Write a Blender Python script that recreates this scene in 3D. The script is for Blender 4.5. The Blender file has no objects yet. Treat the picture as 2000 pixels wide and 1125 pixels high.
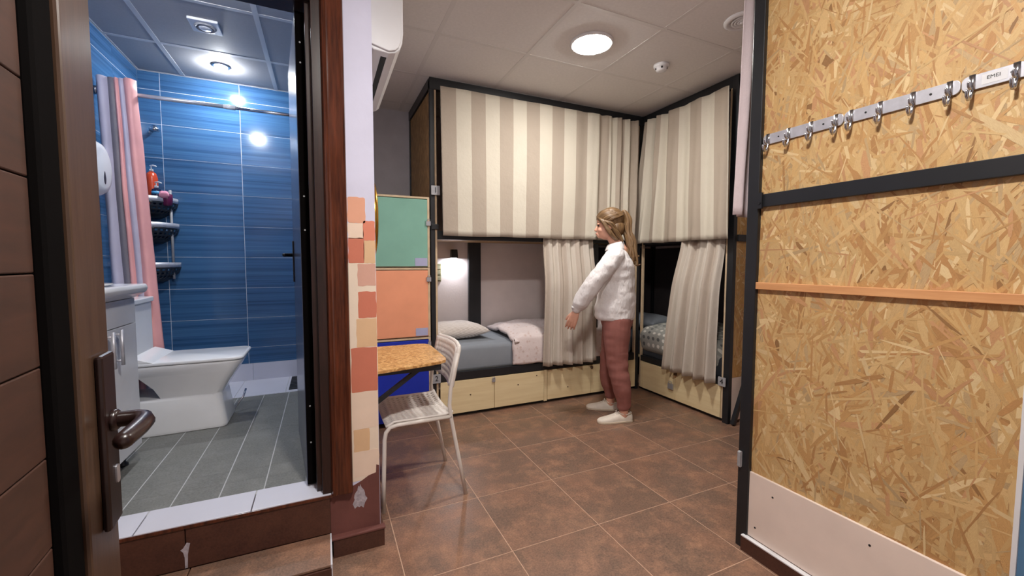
import bpy, bmesh, math, random
from mathutils import Vector, Matrix, noise
rnd = random.Random(7)
scene = bpy.context.scene
COL = scene.collection
sin, cos, pi = math.sin, math.cos, math.pi

# ------------------------------------------------------------------ camera, world, exposure
def s2l(c):
    return tuple((v/255/12.92 if v/255 <= .04045 else ((v/255+.055)/1.055)**2.4) for v in c)

CAM_H = 1.245
yaw, pitch, roll, F_PX = math.radians(24.45), math.radians(3.48), math.radians(0.1), 810.0
fw = Vector((sin(yaw)*cos(pitch), cos(yaw)*cos(pitch), -sin(pitch)))
rt0 = Vector((cos(yaw), -sin(yaw), 0)); up0 = rt0.cross(fw)
rt = rt0*cos(roll)+up0*sin(roll); up = up0*cos(roll)-rt0*sin(roll)
cam_d = bpy.data.cameras.new('camera'); cam = bpy.data.objects.new('camera', cam_d); COL.objects.link(cam)
cam_d.sensor_width = 36; cam_d.lens = 36*F_PX/2000; cam_d.clip_start = .02; cam_d.clip_end = 60
M = Matrix((rt, up, -fw)).transposed().to_4x4(); M.translation = (0, 0, CAM_H); cam.matrix_world = M
scene.camera = cam

world = bpy.data.worlds.new('world'); scene.world = world; world.use_nodes = True
world.node_tree.nodes['Background'].inputs[0].default_value = (.75, .8, 1, 1)
world.node_tree.nodes['Background'].inputs[1].default_value = .03
vs = scene.view_settings
vs.view_transform = 'Standard'; vs.look = 'None'; vs.gamma = 1; vs.use_curve_mapping = False
vs.exposure = 0.6
ROOM_W, ENTRY_W = 21.0, 35.0      # watts of the round ceiling lamps
BATH_W = 9.0
READ_W = 1.8

# ------------------------------------------------------------------ materials
MATS = {}
class NT:
    def __init__(s, name):
        s.m = bpy.data.materials.new(name); s.m.use_nodes = True
        s.t = s.m.node_tree; s.b = s.t.nodes['Principled BSDF']; MATS[name] = s.m
    def n(s, typ, **kw):
        nd = s.t.nodes.new(typ)
        for k, v in kw.items():
            if k.startswith('_'): setattr(nd, k[1:], v)
            else:
                key = int(k[1:]) if k[0] == 'i' and k[1:].isdigit() else k
                nd.inputs[key].default_value = v
        return nd
    def l(s, a, b): s.t.links.new(a, b)
    def coord(s, which='Object', scale=(1, 1, 1), rot=(0, 0, 0)):
        tc = s.n('ShaderNodeTexCoord'); mp = s.n('ShaderNodeMapping')
        mp.inputs['Scale'].default_value = scale; mp.inputs['Rotation'].default_value = rot
        s.l(tc.outputs[which], mp.inputs['Vector']); return mp.outputs[0]
    def noise(s, vec, scale, detail=4, rough=.55):
        nd = s.n('ShaderNodeTexNoise', Scale=scale, Detail=detail, Roughness=rough)
        if vec is not None: s.l(vec, nd.inputs['Vector'])
        return nd.outputs['Fac']
    def ramp(s, fac, stops):
        r = s.n('ShaderNodeValToRGB'); e = r.color_ramp.elements
        while len(e) < len(stops): e.new(.5)
        for el, (p, c) in zip(e, stops): el.position = p; el.color = (*c, 1)
        s.l(fac, r.inputs[0]); return r.outputs[0]
    def mix(s, fac, a, b, mode='MIX'):
        nd = s.n('ShaderNodeMix', _data_type='RGBA', _blend_type=mode)
        for v, k in ((fac, 0), (a, 6), (b, 7)):
            if hasattr(v, 'is_linked'): s.l(v, nd.inputs[k])
            elif k == 0: nd.inputs[0].default_value = v
            else: nd.inputs[k].default_value = (*v, 1)
        return nd.outputs[2]
    def math(s, op, a, b=None):
        nd = s.n('ShaderNodeMath', _operation=op)
        for v, k in ((a, 0), (b, 1)):
            if v is None: continue
            if hasattr(v, 'is_linked'): s.l(v, nd.inputs[k])
            else: nd.inputs[k].default_value = v
        return nd.outputs[0]
    def bump(s, h, strength=.3, dist=.002):
        b = s.n('ShaderNodeBump', Strength=strength, Distance=dist); s.l(h, b.inputs['Height'])
        s.l(b.outputs[0], s.b.inputs['Normal'])
    def set(s, col=None, rough=.6, metal=0, spec=None):
        if col is not None:
            if hasattr(col, 'is_linked'): s.l(col, s.b.inputs['Base Color'])
            else: s.b.inputs['Base Color'].default_value = (*col, 1)
        if hasattr(rough, 'is_linked'): s.l(rough, s.b.inputs['Roughness'])
        else: s.b.inputs['Roughness'].default_value = rough
        s.b.inputs['Metallic'].default_value = metal
        if spec is not None: s.b.inputs['Specular IOR Level'].default_value = spec
        return s.m

def shade(c, k): return tuple(min(1, v*k) for v in c)
def simple(name, rgb, rough=.6, metal=0, var=.08, nscale=9, bump=0, bscale=60, spec=None):
    t = NT(name); c = s2l(rgb); v = t.coord()
    f = t.noise(v, nscale, 3)
    col = t.ramp(f, [(.3, shade(c, 1-var)), (.7, shade(c, 1+var))])
    if bump: t.bump(t.noise(v, bscale, 4), bump, .003)
    return t.set(col, rough, metal, spec)
def wood(name, rgb, dark, rough=.5, scale=(1, 1, 12), nscale=6, bump=.15, contrast=.5, spec=None):
    t = NT(name); v = t.coord('Object', scale)
    f = t.noise(v, nscale, 6, .62)
    col = t.ramp(f, [(.5-contrast*.4, s2l(dark)), (.5+contrast*.4, s2l(rgb))])
    t.bump(f, bump, .002); return t.set(col, rough, 0, spec)
def emit(name, rgb, strength):
    t = NT(name); t.b.inputs['Emission Color'].default_value = (*rgb, 1); t.b.inputs['Emission Strength'].default_value = strength
    return t.set(rgb, .5)

simple('black_steel', (30, 32, 36), .38, 0, .15, 5, .05, 200)
simple('black_plastic', (20, 20, 22), .4)
simple('white_plastic', (225, 225, 228), .35, 0, .02)
simple('white_gloss', (238, 238, 240), .12, 0, .02)
simple('white_lacquer', (228, 228, 232), .3, 0, .03)
simple('chair_white', (226, 219, 212), .4, 0, .03)
simple('chrome', (200, 200, 205), .18, 1, .05)
simple('brushed_steel', (206, 206, 214), .42, .55, .1, 30)
simple('padlock_grey', (176, 176, 182), .35, .5, .1)
simple('latch_brown', (105, 82, 66), .4, .6)
simple('brass', (196, 150, 62), .25, 1, .06)
simple('plate_grey', (160, 160, 164), .5, 0, .1, 40)
simple('ink', (18, 18, 18), .6)
simple('grout', (196, 162, 138), .85, 0, .12, 30)
simple('grout_white', (216, 220, 228), .8, 0, .06, 30)
simple('grout_grey', (186, 186, 188), .8, 0, .06)
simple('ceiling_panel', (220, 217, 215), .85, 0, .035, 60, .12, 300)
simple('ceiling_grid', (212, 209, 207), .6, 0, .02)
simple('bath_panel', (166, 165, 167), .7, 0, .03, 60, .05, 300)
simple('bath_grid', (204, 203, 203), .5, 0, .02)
simple('wall_grey', (190, 188, 194), .85, 0, .06, 6, .2, 40)
simple('wall_mauve', (236, 224, 222), .8, 0, .04, 5, .15, 60)
simple('wall_lavender', (214, 214, 236), .8, 0, .035, 7, .35, 25)
simple('wall_blue', (84, 124, 160), .7, 0, .05)
simple('maroon_paint', (112, 68, 62), .65, 0, .12, 9, .6, 22)
simple('chip_plaster', (176, 168, 176), .9, 0, .2, 60, .8, 60)
simple('kick_board', (240, 222, 210), .6, 0, .05, 5, .15, 40)
simple('white_tile', (214, 214, 226), .25, 0, .03, 4)
simple('strip_tile', (206, 206, 214), .3, 0, .03)
simple('locker_teal', (126, 176, 158), .6, 0, .06, 5, .1, 40)
simple('locker_orange', (238, 160, 122), .6, 0, .05, 5, .1, 40)
simple('locker_blue', (14, 44, 172), .55, 0, .08, 5, .1, 40)
simple('lavender_tag', (172, 174, 206), .6, 0, .06)
simple('mattress_grey', (136, 142, 150), .85, 0, .04, 6, .2, 14)
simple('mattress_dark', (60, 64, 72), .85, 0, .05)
simple('curtain_grey', (186, 182, 202), .5, 0, .04)
simple('curtain_dark', (118, 114, 124), .55, 0, .04)
simple('curtain_pink', (234, 168, 166), .5, 0, .04)
simple('skin', (222, 168, 144), .5, 0, .04, 18)
simple('lips', (186, 104, 98), .45)
simple('trousers', (146, 92, 84), .85, 0, .1, 14, .5, 26)
simple('shoe_canvas', (228, 218, 204), .7, 0, .05, 30, .15, 200)
simple('shoe_sole', (206, 190, 168), .6, 0, .06)
simple('lace', (238, 232, 224), .7)
simple('hinge_dark', (16, 12, 11), .4)
simple('leaf_dark', (8, 6, 6), .9, spec=.05)
simple('leaf_face', (72, 76, 94), .2)
simple('bunk_shade', (62, 56, 58), .8)  # dark tone paints in the shade inside the enclosed bunk
simple('bottle_orange', (196, 70, 36), .25)
simple('bottle_navy', (24, 26, 58), .2)
simple('label_blue', (84, 160, 210), .4)
simple('cup_plum', (92, 30, 66), .25)
simple('sponge_pink', (226, 150, 172), .8)
simple('basket_dark', (34, 38, 48), .35)
simple('switch_plate', (150, 148, 118), .5)
simple('hook_rod', (190, 192, 198), .25, 1)
simple('batten', (206, 182, 150), .6, 0, .1, 20)
simple('drain', (70, 72, 78), .4, .6)
wood('pine', (240, 222, 180), (222, 198, 152), .55, (.7, .7, 9), 3, .06, .7)
wood('pine_strip', (226, 168, 116), (206, 146, 96), .5, (8, .6, 8), 6, .1)
wood('side_panel', (176, 140, 90), (118, 88, 50), .6, (2, 2, 1), 18, .1)
wood('casing_wood', (108, 56, 35), (42, 20, 14), .16, (26, 26, 1.6), 3.2, .12, .6)
wood('jamb_wood', (54, 32, 28), (28, 18, 17), .3, (20, 20, 1.5), 4, .05)
wood('leaf_stile', (86, 64, 49), (62, 44, 34), .3, (30, 30, 1.2), 4, .05, .7)
wood('leaf_plank', (76, 46, 34), (46, 28, 21), .5, (1, 2, 12), 5, .06, .8)
wood('leaf_handle', (40, 24, 22), (26, 15, 14), .28, (3, 3, 3), 4, 0)
# brown floor tile with rusty clouds; each tile has its own offset
def tile_mat(name, base, rust, pale, rough):
    t = NT(name); oi = t.n('ShaderNodeObjectInfo'); v = t.coord('Object')
    add = t.n('ShaderNodeVectorMath', _operation='ADD'); t.l(v, add.inputs[0])
    cx = t.n('ShaderNodeCombineXYZ'); t.l(t.math('MULTIPLY', oi.outputs['Random'], 37.), cx.inputs[0]); t.l(t.math('MULTIPLY', oi.outputs['Random'], 91.), cx.inputs[2])
    t.l(cx.outputs[0], add.inputs[1]); w = add.outputs[0]
    a = t.noise(w, 5.5, 6, .62); b = t.noise(w, 11, 7, .7)
    c1 = t.ramp(a, [(.42, s2l(base)), (.68, s2l(rust))])
    m = t.ramp(b, [(.5, (0, 0, 0)), (.72, (1, 1, 1))])
    c2 = t.mix(t.math('MULTIPLY', m, .55), c1, s2l(pale))
    fine = t.noise(w, 140, 3); c3 = t.mix(.25, c2, t.ramp(fine, [(.3, s2l(shade(base, .8))), (.7, s2l(pale))]))
    t.bump(t.noise(w, 30, 5), .08, .002)
    return t.set(c3, t.ramp(b, [(.3, (rough,)*3), (.7, (rough+.14,)*3)]), 0)
tile_mat('floor_tile', (116, 93, 81), (150, 110, 90), (184, 142, 112), .32)
tile_mat('base_tile', (76, 46, 38), (88, 54, 42), (98, 62, 48), .28)
tile_mat('bath_floor', (118, 118, 114), (130, 130, 126), (144, 144, 140), .45)
# blue glazed tile with fine horizontal streaks
t = NT('blue_tile'); oi = t.n('ShaderNodeObjectInfo'); v = t.coord('Object', (.3, .3, 34))
add = t.n('ShaderNodeVectorMath', _operation='ADD'); t.l(v, add.inputs[0])
cx = t.n('ShaderNodeCombineXYZ'); t.l(t.math('MULTIPLY', oi.outputs['Random'], 50.), cx.inputs[0]); t.l(cx.outputs[0], add.inputs[1])
f1 = t.noise(add.outputs[0], 1.0, 5, .7); f2 = t.noise(add.outputs[0], 3.6, 3, .6)
c = t.ramp(f1, [(.34, s2l((38, 70, 108))), (.5, s2l((58, 98, 142))), (.72, s2l((76, 118, 160)))])
c = t.mix(.25, c, t.ramp(f2, [(.3, s2l((36, 68, 106))), (.7, s2l((84, 126, 166)))]))
t.bump(f1, .03, .001); t.set(c, .12)
# striped curtain cloth; UV.x runs in metres along the cloth
def cloth(name, a, b, width=.12, off=0.):
    t = NT(name); tc = t.n('ShaderNodeTexCoord'); sp = t.n('ShaderNodeSeparateXYZ'); t.l(tc.outputs['UV'], sp.inputs[0])
    u = t.math('ADD', sp.outputs[0], off); fr = t.math('FRACT', t.math('DIVIDE', u, width*2))
    k = t.math('GREATER_THAN', fr, .5)
    v = t.coord('Object'); n1 = t.noise(v, 5, 4); n2 = t.noise(t.coord('UV', (500, 500, 1)), 1, 2)
    ca = t.mix(n1, shade(s2l(a), .95), shade(s2l(a), 1.05)); cb = t.mix(n1, shade(s2l(b), .95), shade(s2l(b), 1.05))
    col = t.mix(k, ca, cb); col = t.mix(.12, col, t.ramp(n2, [(.3, (.25, .22, .2)), (.7, (.9, .88, .84))]), 'OVERLAY')
    t.bump(t.math('ADD', t.math('MULTIPLY', t.noise(v, 11, 5, .6), 1.), t.math('MULTIPLY', n2, .06)), .5, .012)
    return t.set(col, .85, 0, .2)
cloth('cloth_stripe', (174, 162, 148), (206, 199, 184))
cloth('cloth_plain', (190, 178, 166), (204, 195, 184))
cloth('cloth_lining', (214, 198, 202), (226, 214, 212), .06)
# printed bedding
t = NT('duvet_print'); v = t.coord('Object'); vo = t.n('ShaderNodeTexVoronoi', Scale=26); t.l(v, vo.inputs['Vector'])
col = t.mix(t.ramp(vo.outputs['Distance'], [(.2, (1, 1, 1)), (.32, (0, 0, 0))]), s2l((226, 212, 210)), s2l((212, 190, 184)))
t.bump(t.noise(v, 9, 5), .6, .015); t.set(col, .85)
t = NT('pillow_print'); v = t.coord('Object', (9, 9, 26)); br = t.n('ShaderNodeTexWave', Scale=1.6, Distortion=3.5, Detail=2); br.wave_type = 'BANDS'; br.bands_direction = 'DIAGONAL'; t.l(v, br.inputs['Vector'])
col = t.ramp(br.outputs['Fac'], [(.35, s2l((196, 184, 176))), (.6, s2l((224, 216, 210)))]); t.bump(t.noise(t.coord(), 16, 4), .4, .008); t.set(col, .85)
t = NT('duvet_dots'); tc = t.coord('UV', (1, 1, 1)); sc_ = t.n('ShaderNodeVectorMath', _operation='FRACTION'); ml = t.n('ShaderNodeVectorMath', _operation='SCALE'); ml.inputs['Scale'].default_value = 16; t.l(tc, ml.inputs[0]); t.l(ml.outputs[0], sc_.inputs[0])
ds = t.n('ShaderNodeVectorMath', _operation='DISTANCE'); ds.inputs[1].default_value = (.5, .5, 0); t.l(sc_.outputs[0], ds.inputs[0])
fl_ = t.n('ShaderNodeVectorMath', _operation='FLOOR'); t.l(ml.outputs[0], fl_.inputs[0]); wn = t.n('ShaderNodeTexWhiteNoise'); t.l(fl_.outputs[0], wn.inputs['Vector'])
dc = t.ramp(wn.outputs['Value'], [(.45, s2l((226, 224, 216))), (.55, s2l((104, 106, 106)))])
col = t.mix(t.math('LESS_THAN', ds.outputs['Value'], .27), s2l((164, 164, 158)), dc); t.bump(t.noise(t.coord(), 9, 4), .4, .012); t.set(col, .85)
# blouse and hair
t = NT('blouse'); v = t.coord('Object', (1, 1, .55)); h = t.math('ADD', t.noise(v, 11, 3), t.math('MULTIPLY', t.noise(v, 24, 3), .4)); t.bump(h, .8, .03); t.set(s2l((230, 226, 226)), .8)
t = NT('hair'); v = t.coord('UV', (60, 3, 1)); f = t.noise(v, 1, 4, .7); col = t.ramp(f, [(.3, s2l((70, 50, 32))), (.52, s2l((118, 90, 60))), (.74, s2l((172, 140, 98)))]); t.bump(f, .4, .003); t.set(col, .42)
# strand board: colour of each strand comes with the geometry, grain from its own UV
t = NT('osb_strand'); at = t.n('ShaderNodeAttribute'); at.attribute_name = 'strand'; v = t.coord('UV', (6, 110, 1)); f = t.noise(v, 1, 5, .65)
col = t.mix(.4, at.outputs['Color'], t.ramp(f, [(.28, (.2, .14, .08)), (.72, (1, .96, .88))]), 'OVERLAY'); t.bump(f, .25, .001); t.set(col, .5, 0, .4)
simple('osb_core', (196, 152, 90), .6, 0, .12, 50)
t = NT('chipboard'); v = t.coord('Object', (1, 1, 1)); vo = t.n('ShaderNodeTexVoronoi', Scale=85); t.l(v, vo.inputs['Vector']); sp = t.n('ShaderNodeSeparateColor'); t.l(vo.outputs['Color'], sp.inputs[0])
t.set(t.ramp(sp.outputs[0], [(0, s2l((168, 118, 66))), (.5, s2l((204, 154, 94))), (1, s2l((226, 184, 124)))]), .35)
PATCH = {'salmon': (226, 166, 138), 'pale': (238, 214, 194), 'coral': (222, 136, 110), 'tan': (226, 188, 148), 'dusty': (216, 168, 150), 'terracotta': (206, 122, 98), 'cream': (238, 220, 200)}
for k, v in PATCH.items(): simple('paint_'+k, v, .75, 0, .04, 8, .25, 30)
emit('lamp_warm', (1, .95, .86), 9)
emit('lamp_cool', (.9, .95, 1), 9)
t = NT('mirror_glass'); t.set((.9, .9, .9), .03, 1)
t = NT('art_print'); v = t.coord('Object', (1, 1, 30)); t.set(t.ramp(t.noise(v, 3, 3), [(.35, s2l((92, 96, 70))), (.5, s2l((196, 190, 160))), (.65, s2l((110, 112, 84)))]), .5)

# ------------------------------------------------------------------ mesh helpers
class MB:
    def __init__(s): s.v = []; s.f = []; s.uv = None
    def add(s, vs_, fs):
        o = len(s.v); s.v += [tuple(p) for p in vs_]; s.f += [tuple(i+o for i in f) for f in fs]; return s
    def box(s, a, b):
        x0, y0, z0 = (min(a[i], b[i]) for i in range(3)); x1, y1, z1 = (max(a[i], b[i]) for i in range(3))
        return s.add([(x0, y0, z0), (x1, y0, z0), (x1, y1, z0), (x0, y1, z0), (x0, y0, z1), (x1, y0, z1), (x1, y1, z1), (x0, y1, z1)],
                     [(0, 3, 2, 1), (4, 5, 6, 7), (0, 1, 5, 4), (1, 2, 6, 5), (2, 3, 7, 6), (3, 0, 4, 7)])
    def bar(s, p, q, w, h, upv=(0, 0, 1)):       # rectangular bar from p to q
        p, q = Vector(p), Vector(q); d = (q-p).normalized(); sd = d.cross(Vector(upv))
        if sd.length < 1e-4: sd = d.cross(Vector((1, 0, 0)))
        sd.normalize(); u2 = sd.cross(d)
        vv = [e + sd*(w/2*a) + u2*(h/2*b) for e in (p, q) for a, b in ((-1, -1), (1, -1), (1, 1), (-1, 1))]
        return s.add(vv, [(0, 1, 2, 3), (7, 6, 5, 4), (0, 4, 5, 1), (1, 5, 6, 2), (2, 6, 7, 3), (3, 7, 4, 0)])
    def tube(s, pts, r, n=10, cap=True, flat=1.0, ref=None, ball=False):   # r: number or list; flat squashes the second axis
        pts = [Vector(p) for p in pts]; rs = r if isinstance(r, (list, tuple)) else [r]*len(pts)
        rs = [(a, a*flat) if not isinstance(a, tuple) else a for a in rs]
        if ball:
            d0 = (pts[0]-pts[1]).normalized(); d1 = (pts[-1]-pts[-2]).normalized()
            a, b = rs[0], rs[-1]; m0, m1 = min(a), min(b)
            pre = [(pts[0]+d0*m0*sin(t_), (a[0]*cos(t_), a[1]*cos(t_))) for t_ in (1.45, 1.0, .5)]
            post = [(pts[-1]+d1*m1*sin(t_), (b[0]*cos(t_), b[1]*cos(t_))) for t_ in (.5, 1.0, 1.45)]
            pts = [p for p, _ in pre]+pts+[p for p, _ in post]; rs = [q for _, q in pre]+rs+[q for _, q in post]
        o = len(s.v); up_ = Vector(ref) if ref else None; vv = []
        for i, p in enumerate(pts):
            d = (pts[min(i+1, len(pts)-1)]-pts[max(i-1, 0)]).normalized()
            if up_ is None: up_ = Vector((0, 0, 1)) if abs(d.z) < .9 else Vector((1, 0, 0))
            a = (up_ - d*up_.dot(d)).normalized(); b = d.cross(a)
            if not ref: up_ = a
            for k in range(n):
                th = 2*pi*k/n; vv.append(p + a*(rs[i][0]*cos(th)) + b*(rs[i][1]*sin(th)))
        fs = [(i*n+k, i*n+(k+1) % n, (i+1)*n+(k+1) % n, (i+1)*n+k) for i in range(len(pts)-1) for k in range(n)]
        if cap: fs += [tuple(range(n-1, -1, -1)), tuple((len(pts)-1)*n+k for k in range(n))]
        return s.add(vv, fs)
    def ell(s, c, r, rot=None, nu=16, nv=10):
        c = Vector(c); R_ = rot if rot is not None else Matrix.Identity(3); vv = []; fs = []
        for j in range(nv+1):
            ph = pi*j/nv
            for i in range(nu):
                th = 2*pi*i/nu; vv.append(c + R_ @ Vector((r[0]*sin(ph)*cos(th), r[1]*sin(ph)*sin(th), r[2]*cos(ph))))
        for j in range(nv):
            for i in range(nu): fs.append((j*nu+i, (j+1)*nu+i, (j+1)*nu+(i+1) % nu, j*nu+(i+1) % nu))
        return s.add(vv, fs)
    def lathe(s, prof, c=(0, 0, 0), axis='z', n=24):
        c = Vector(c); vv = []
        for r, h in prof:
            for k in range(n):
                th = 2*pi*k/n; a, b = r*cos(th), r*sin(th)
                vv.append(c + Vector({'z': (a, b, h), 'x': (h, a, b), 'y': (b, h, a)}[axis]))
        m = len(prof); fs = [(i*n+k, i*n+(k+1) % n, (i+1)*n+(k+1) % n, (i+1)*n+k) for i in range(m-1) for k in range(n)]
        fs += [tuple(range(n-1, -1, -1)), tuple((m-1)*n+k for k in range(n))]
        return s.add(vv, fs)
    def prism(s, poly, a, b, axis):             # poly in the two other axes, extruded from a to b along axis
        def mk(u, w, h): return {'x': (h, u, w), 'y': (u, h, w), 'z': (u, w, h)}[axis]
        n = len(poly); vv = [mk(u, w, a) for u, w in poly]+[mk(u, w, b) for u, w in poly]
        return s.add(vv, [tuple(range(n-1, -1, -1)), tuple(range(n, 2*n))]+[(i, (i+1) % n, n+(i+1) % n, n+i) for i in range(n)])
    def loft(s, rings, cap=True):
        n = len(rings[0]); vv = [p for r in rings for p in r]
        fs = [(i*n+k, i*n+(k+1) % n, (i+1)*n+(k+1) % n, (i+1)*n+k) for i in range(len(rings)-1) for k in range(n)]
        if cap: fs += [tuple(range(n-1, -1, -1)), tuple((len(rings)-1)*n+k for k in range(n))]
        return s.add(vv, fs)
    def mesh(s, name, m, smooth=False, fix=True):
        me = bpy.data.meshes.new(name); me.from_pydata(s.v, [], s.f)
        if fix:
            bm = bmesh.new(); bm.from_mesh(me); bmesh.ops.recalc_face_normals(bm, faces=bm.faces); bm.to_mesh(me); bm.free()
        me.materials.append(MATS[m])
        if smooth:
            for p in me.polygons: p.use_smooth = True
        return me
    def build(s, name, m, parent=None, smooth=False, bevel=0, local=False, fix=True):
        o = bpy.data.objects.new(name, s.mesh(name, m, smooth, fix)); return place(o, parent, bevel, local)

def place(o, parent=None, bevel=0, local=False):
    COL.objects.link(o)
    if parent is not None:
        o.parent = parent
        if not local and parent.parent is None: o.matrix_parent_inverse = parent.matrix_basis.inverted()
    if bevel:
        b = o.modifiers.new('bevel', 'BEVEL'); b.width = bevel; b.segments = 2; b.limit_method = 'ANGLE'; b.angle_limit = .7
    return o
def tag(o, label=None, cat=None, group=None, kind=None):
    for k, v in (('label', label), ('category', cat), ('group', group), ('kind', kind)):
        if v: o[k] = v
    return o
def thing(name, label, cat, loc=(0, 0, 0), rotz=0, group=None):
    o = bpy.data.objects.new(name, None); COL.objects.link(o); o.empty_display_size = .05
    o.location = loc; o.rotation_euler = (0, 0, rotz)
    o.matrix_basis = Matrix.Translation(loc) @ Matrix.Rotation(rotz, 4, 'Z')
    return tag(o, label, cat, group)
def box(name, a, b, m, parent=None, bevel=0, local=False): return MB().box(a, b).build(name, m, parent, False, bevel, local)
def struct(o, label=None): o['kind'] = 'structure'; return tag(o, label)
def rrect(x0, y0, x1, y1, r, n=5):
    out = []
    for cx, cy, a0 in ((x1-r, y1-r, 0), (x0+r, y1-r, pi/2), (x0+r, y0+r, pi), (x1-r, y0+r, 1.5*pi)):
        for k in range(n+1): a = a0+pi/2*k/n; out.append((cx+r*cos(a), cy+r*sin(a)))
    return out
def text(name, body, size, m, parent, loc, rot, depth=.001):
    cu = bpy.data.curves.new(name, 'FONT'); cu.body = body; cu.size = size; cu.extrude = depth; cu.align_x = 'CENTER'; cu.align_y = 'CENTER'
    tmp = bpy.data.objects.new(name, cu); COL.objects.link(tmp); dg = bpy.context.evaluated_depsgraph_get()
    me = bpy.data.meshes.new_from_object(tmp.evaluated_get(dg)); bpy.data.objects.remove(tmp)
    me.transform(Matrix.Translation(loc) @ rot.to_4x4()); me.materials.clear(); me.materials.append(MATS[m])
    return place(bpy.data.objects.new(name, me), parent)
ROT_Y = Matrix(((1, 0, 0), (0, 0, -1), (0, 1, 0)))            # lettering that faces -Y
ROT_X = Matrix(((0, 0, -1), (-1, 0, 0), (0, 1, 0)))           # lettering that faces -X
def disc_light(name, parent, loc, radius, watts, col, rot=(0, 0, 0)):
    ld = bpy.data.lights.new(name, 'AREA'); ld.shape = 'DISK'; ld.size = radius*2; ld.energy = watts; ld.color = col
    o = bpy.data.objects.new(name, ld); o.location = loc; o.rotation_euler = rot; place(o, parent); return o

# ------------------------------------------------------------------ main dimensions
ZC = 2.64                       # ceiling
XL, XR, YB = .205, 3.76, 4.0     # left wall face, far right wall, back wall
YD0, YD1 = 1.86, 1.99            # bathroom wall: room face, inner face
ZB = .273                       # bathroom floor level
BX0, BX1, BY1 = -1.2, .085, 3.95 # bathroom inside
YN = -1.3                       # near wall behind the camera
TS = .45; TX0, TY0 = .267, 1.565 # floor tile size and one grid corner

# ------------------------------------------------------------------ floor and its tiles
floor = struct(box('floor', (-1.5, YN, -.08), (XR+.1, YB+.1, -.0006), 'grout'), 'brown ceramic tile floor with pale grout lines')
tm = MB().box((.002, .002, -.012), (TS-.002, TS-.002, 0)).mesh('tile', 'floor_tile')
for i in range(-4, 6):
    for j in range(-6, 5):
        x, y = TX0+i*TS, TY0+j*TS
        if x > 2.85 or y > 3.25 or y < -1.2: continue
        if x+TS < .2 and y > 1.7: continue
        o = bpy.data.objects.new('tile', tm); o.location = (x, y, 0); place(o, floor)
# ------------------------------------------------------------------ ceiling with panels and grid
ceil = struct(box('ceiling', (-1.5, YN, ZC+.014), (XR+.1, YB+.1, ZC+.1), 'ceiling_panel'), 'suspended ceiling of pale grey square panels in a metal grid')
CX0, CY0, CM = 1.282, 2.577, .609
def ceiling_field(x0, x1, y0, y1, gx, gy, pm, gm, hw=.0125):
    xs = sorted({x0, x1} | {gx+CM*k for k in range(-9, 9) if x0+.02 < gx+CM*k < x1-.02})
    ys = sorted({y0, y1} | {gy+CM*k for k in range(-9, 9) if y0+.02 < gy+CM*k < y1-.02})
    cache = {}
    for a, b in zip(xs, xs[1:]):
        for c, d in zip(ys, ys[1:]):
            key = (round(b-a, 3), round(d-c, 3))
            if key not in cache: cache[key] = MB().box((.011, .011, .0014), (b-a-.011, d-c-.011, .016)).mesh('panel', pm)
            o = bpy.data.objects.new('panel', cache[key]); o.location = (a, c, ZC); place(o, ceil)
    for x in xs: box('grid_bar', (x-hw, y0, ZC), (x+hw, y1, ZC+.012), gm, ceil)
    for y in ys:
        for a, b in zip(xs, xs[1:]): box('grid_bar', (a+hw, y-hw, ZC), (b-hw, y+hw, ZC+.012), gm, ceil)
ceiling_field(XL, XR, YN, YB, CX0, CY0, 'ceiling_panel', 'ceiling_grid')
ceiling_field(-1.4, XL, YN, YD0, CX0, CY0, 'ceiling_panel', 'ceiling_grid')
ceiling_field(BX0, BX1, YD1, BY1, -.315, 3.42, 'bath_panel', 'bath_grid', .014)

# ------------------------------------------------------------------ walls
struct(box('wall_back', (XL-.1, YB, -.05), (XR+.1, YB+.1, ZC+.05), 'wall_mauve'), 'mauve painted back wall behind the bunks')
struct(box('trim_1', (XL, YB-.006, 1.4), (.775, YB, ZC), 'wall_grey'), 'grey painted strip of back wall above the lockers')
wl = struct(box('wall_left', (BX1+.02, YD0+.001, -.02), (XL, YB+.1, ZC+.05), 'wall_lavender'), 'lavender painted wall carrying mirror and table')
struct(box('wall_right', (XR, YN, -.05), (XR+.1, YB+.1, ZC+.05), 'wall_mauve'), 'plain wall far right behind the bunks')
struct(box('wall_near', (-1.5, YN-.1, -.05), (XR+.1, YN, ZC+.05), 'wall_mauve'), 'plain wall behind the entrance')
struct(box('wall_entry', (-1.5, YN, -.05), (-1.4, YD0, ZC+.05), 'wall_mauve'), 'plain wall left of the entrance')
wd = MB().box((-1.5, YD0, -.02), (-.86, YD1, ZC+.05)).box((-.861, YD0, 2.33), (.03, YD1, ZC+.05)).box((.012, YD0, -.02), (XL-.0005, YD1, ZC+.05))
wd = struct(wd.build('wall_door', 'wall_lavender'), 'lavender wall end beside the bathroom doorway with painted colour patches')
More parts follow.
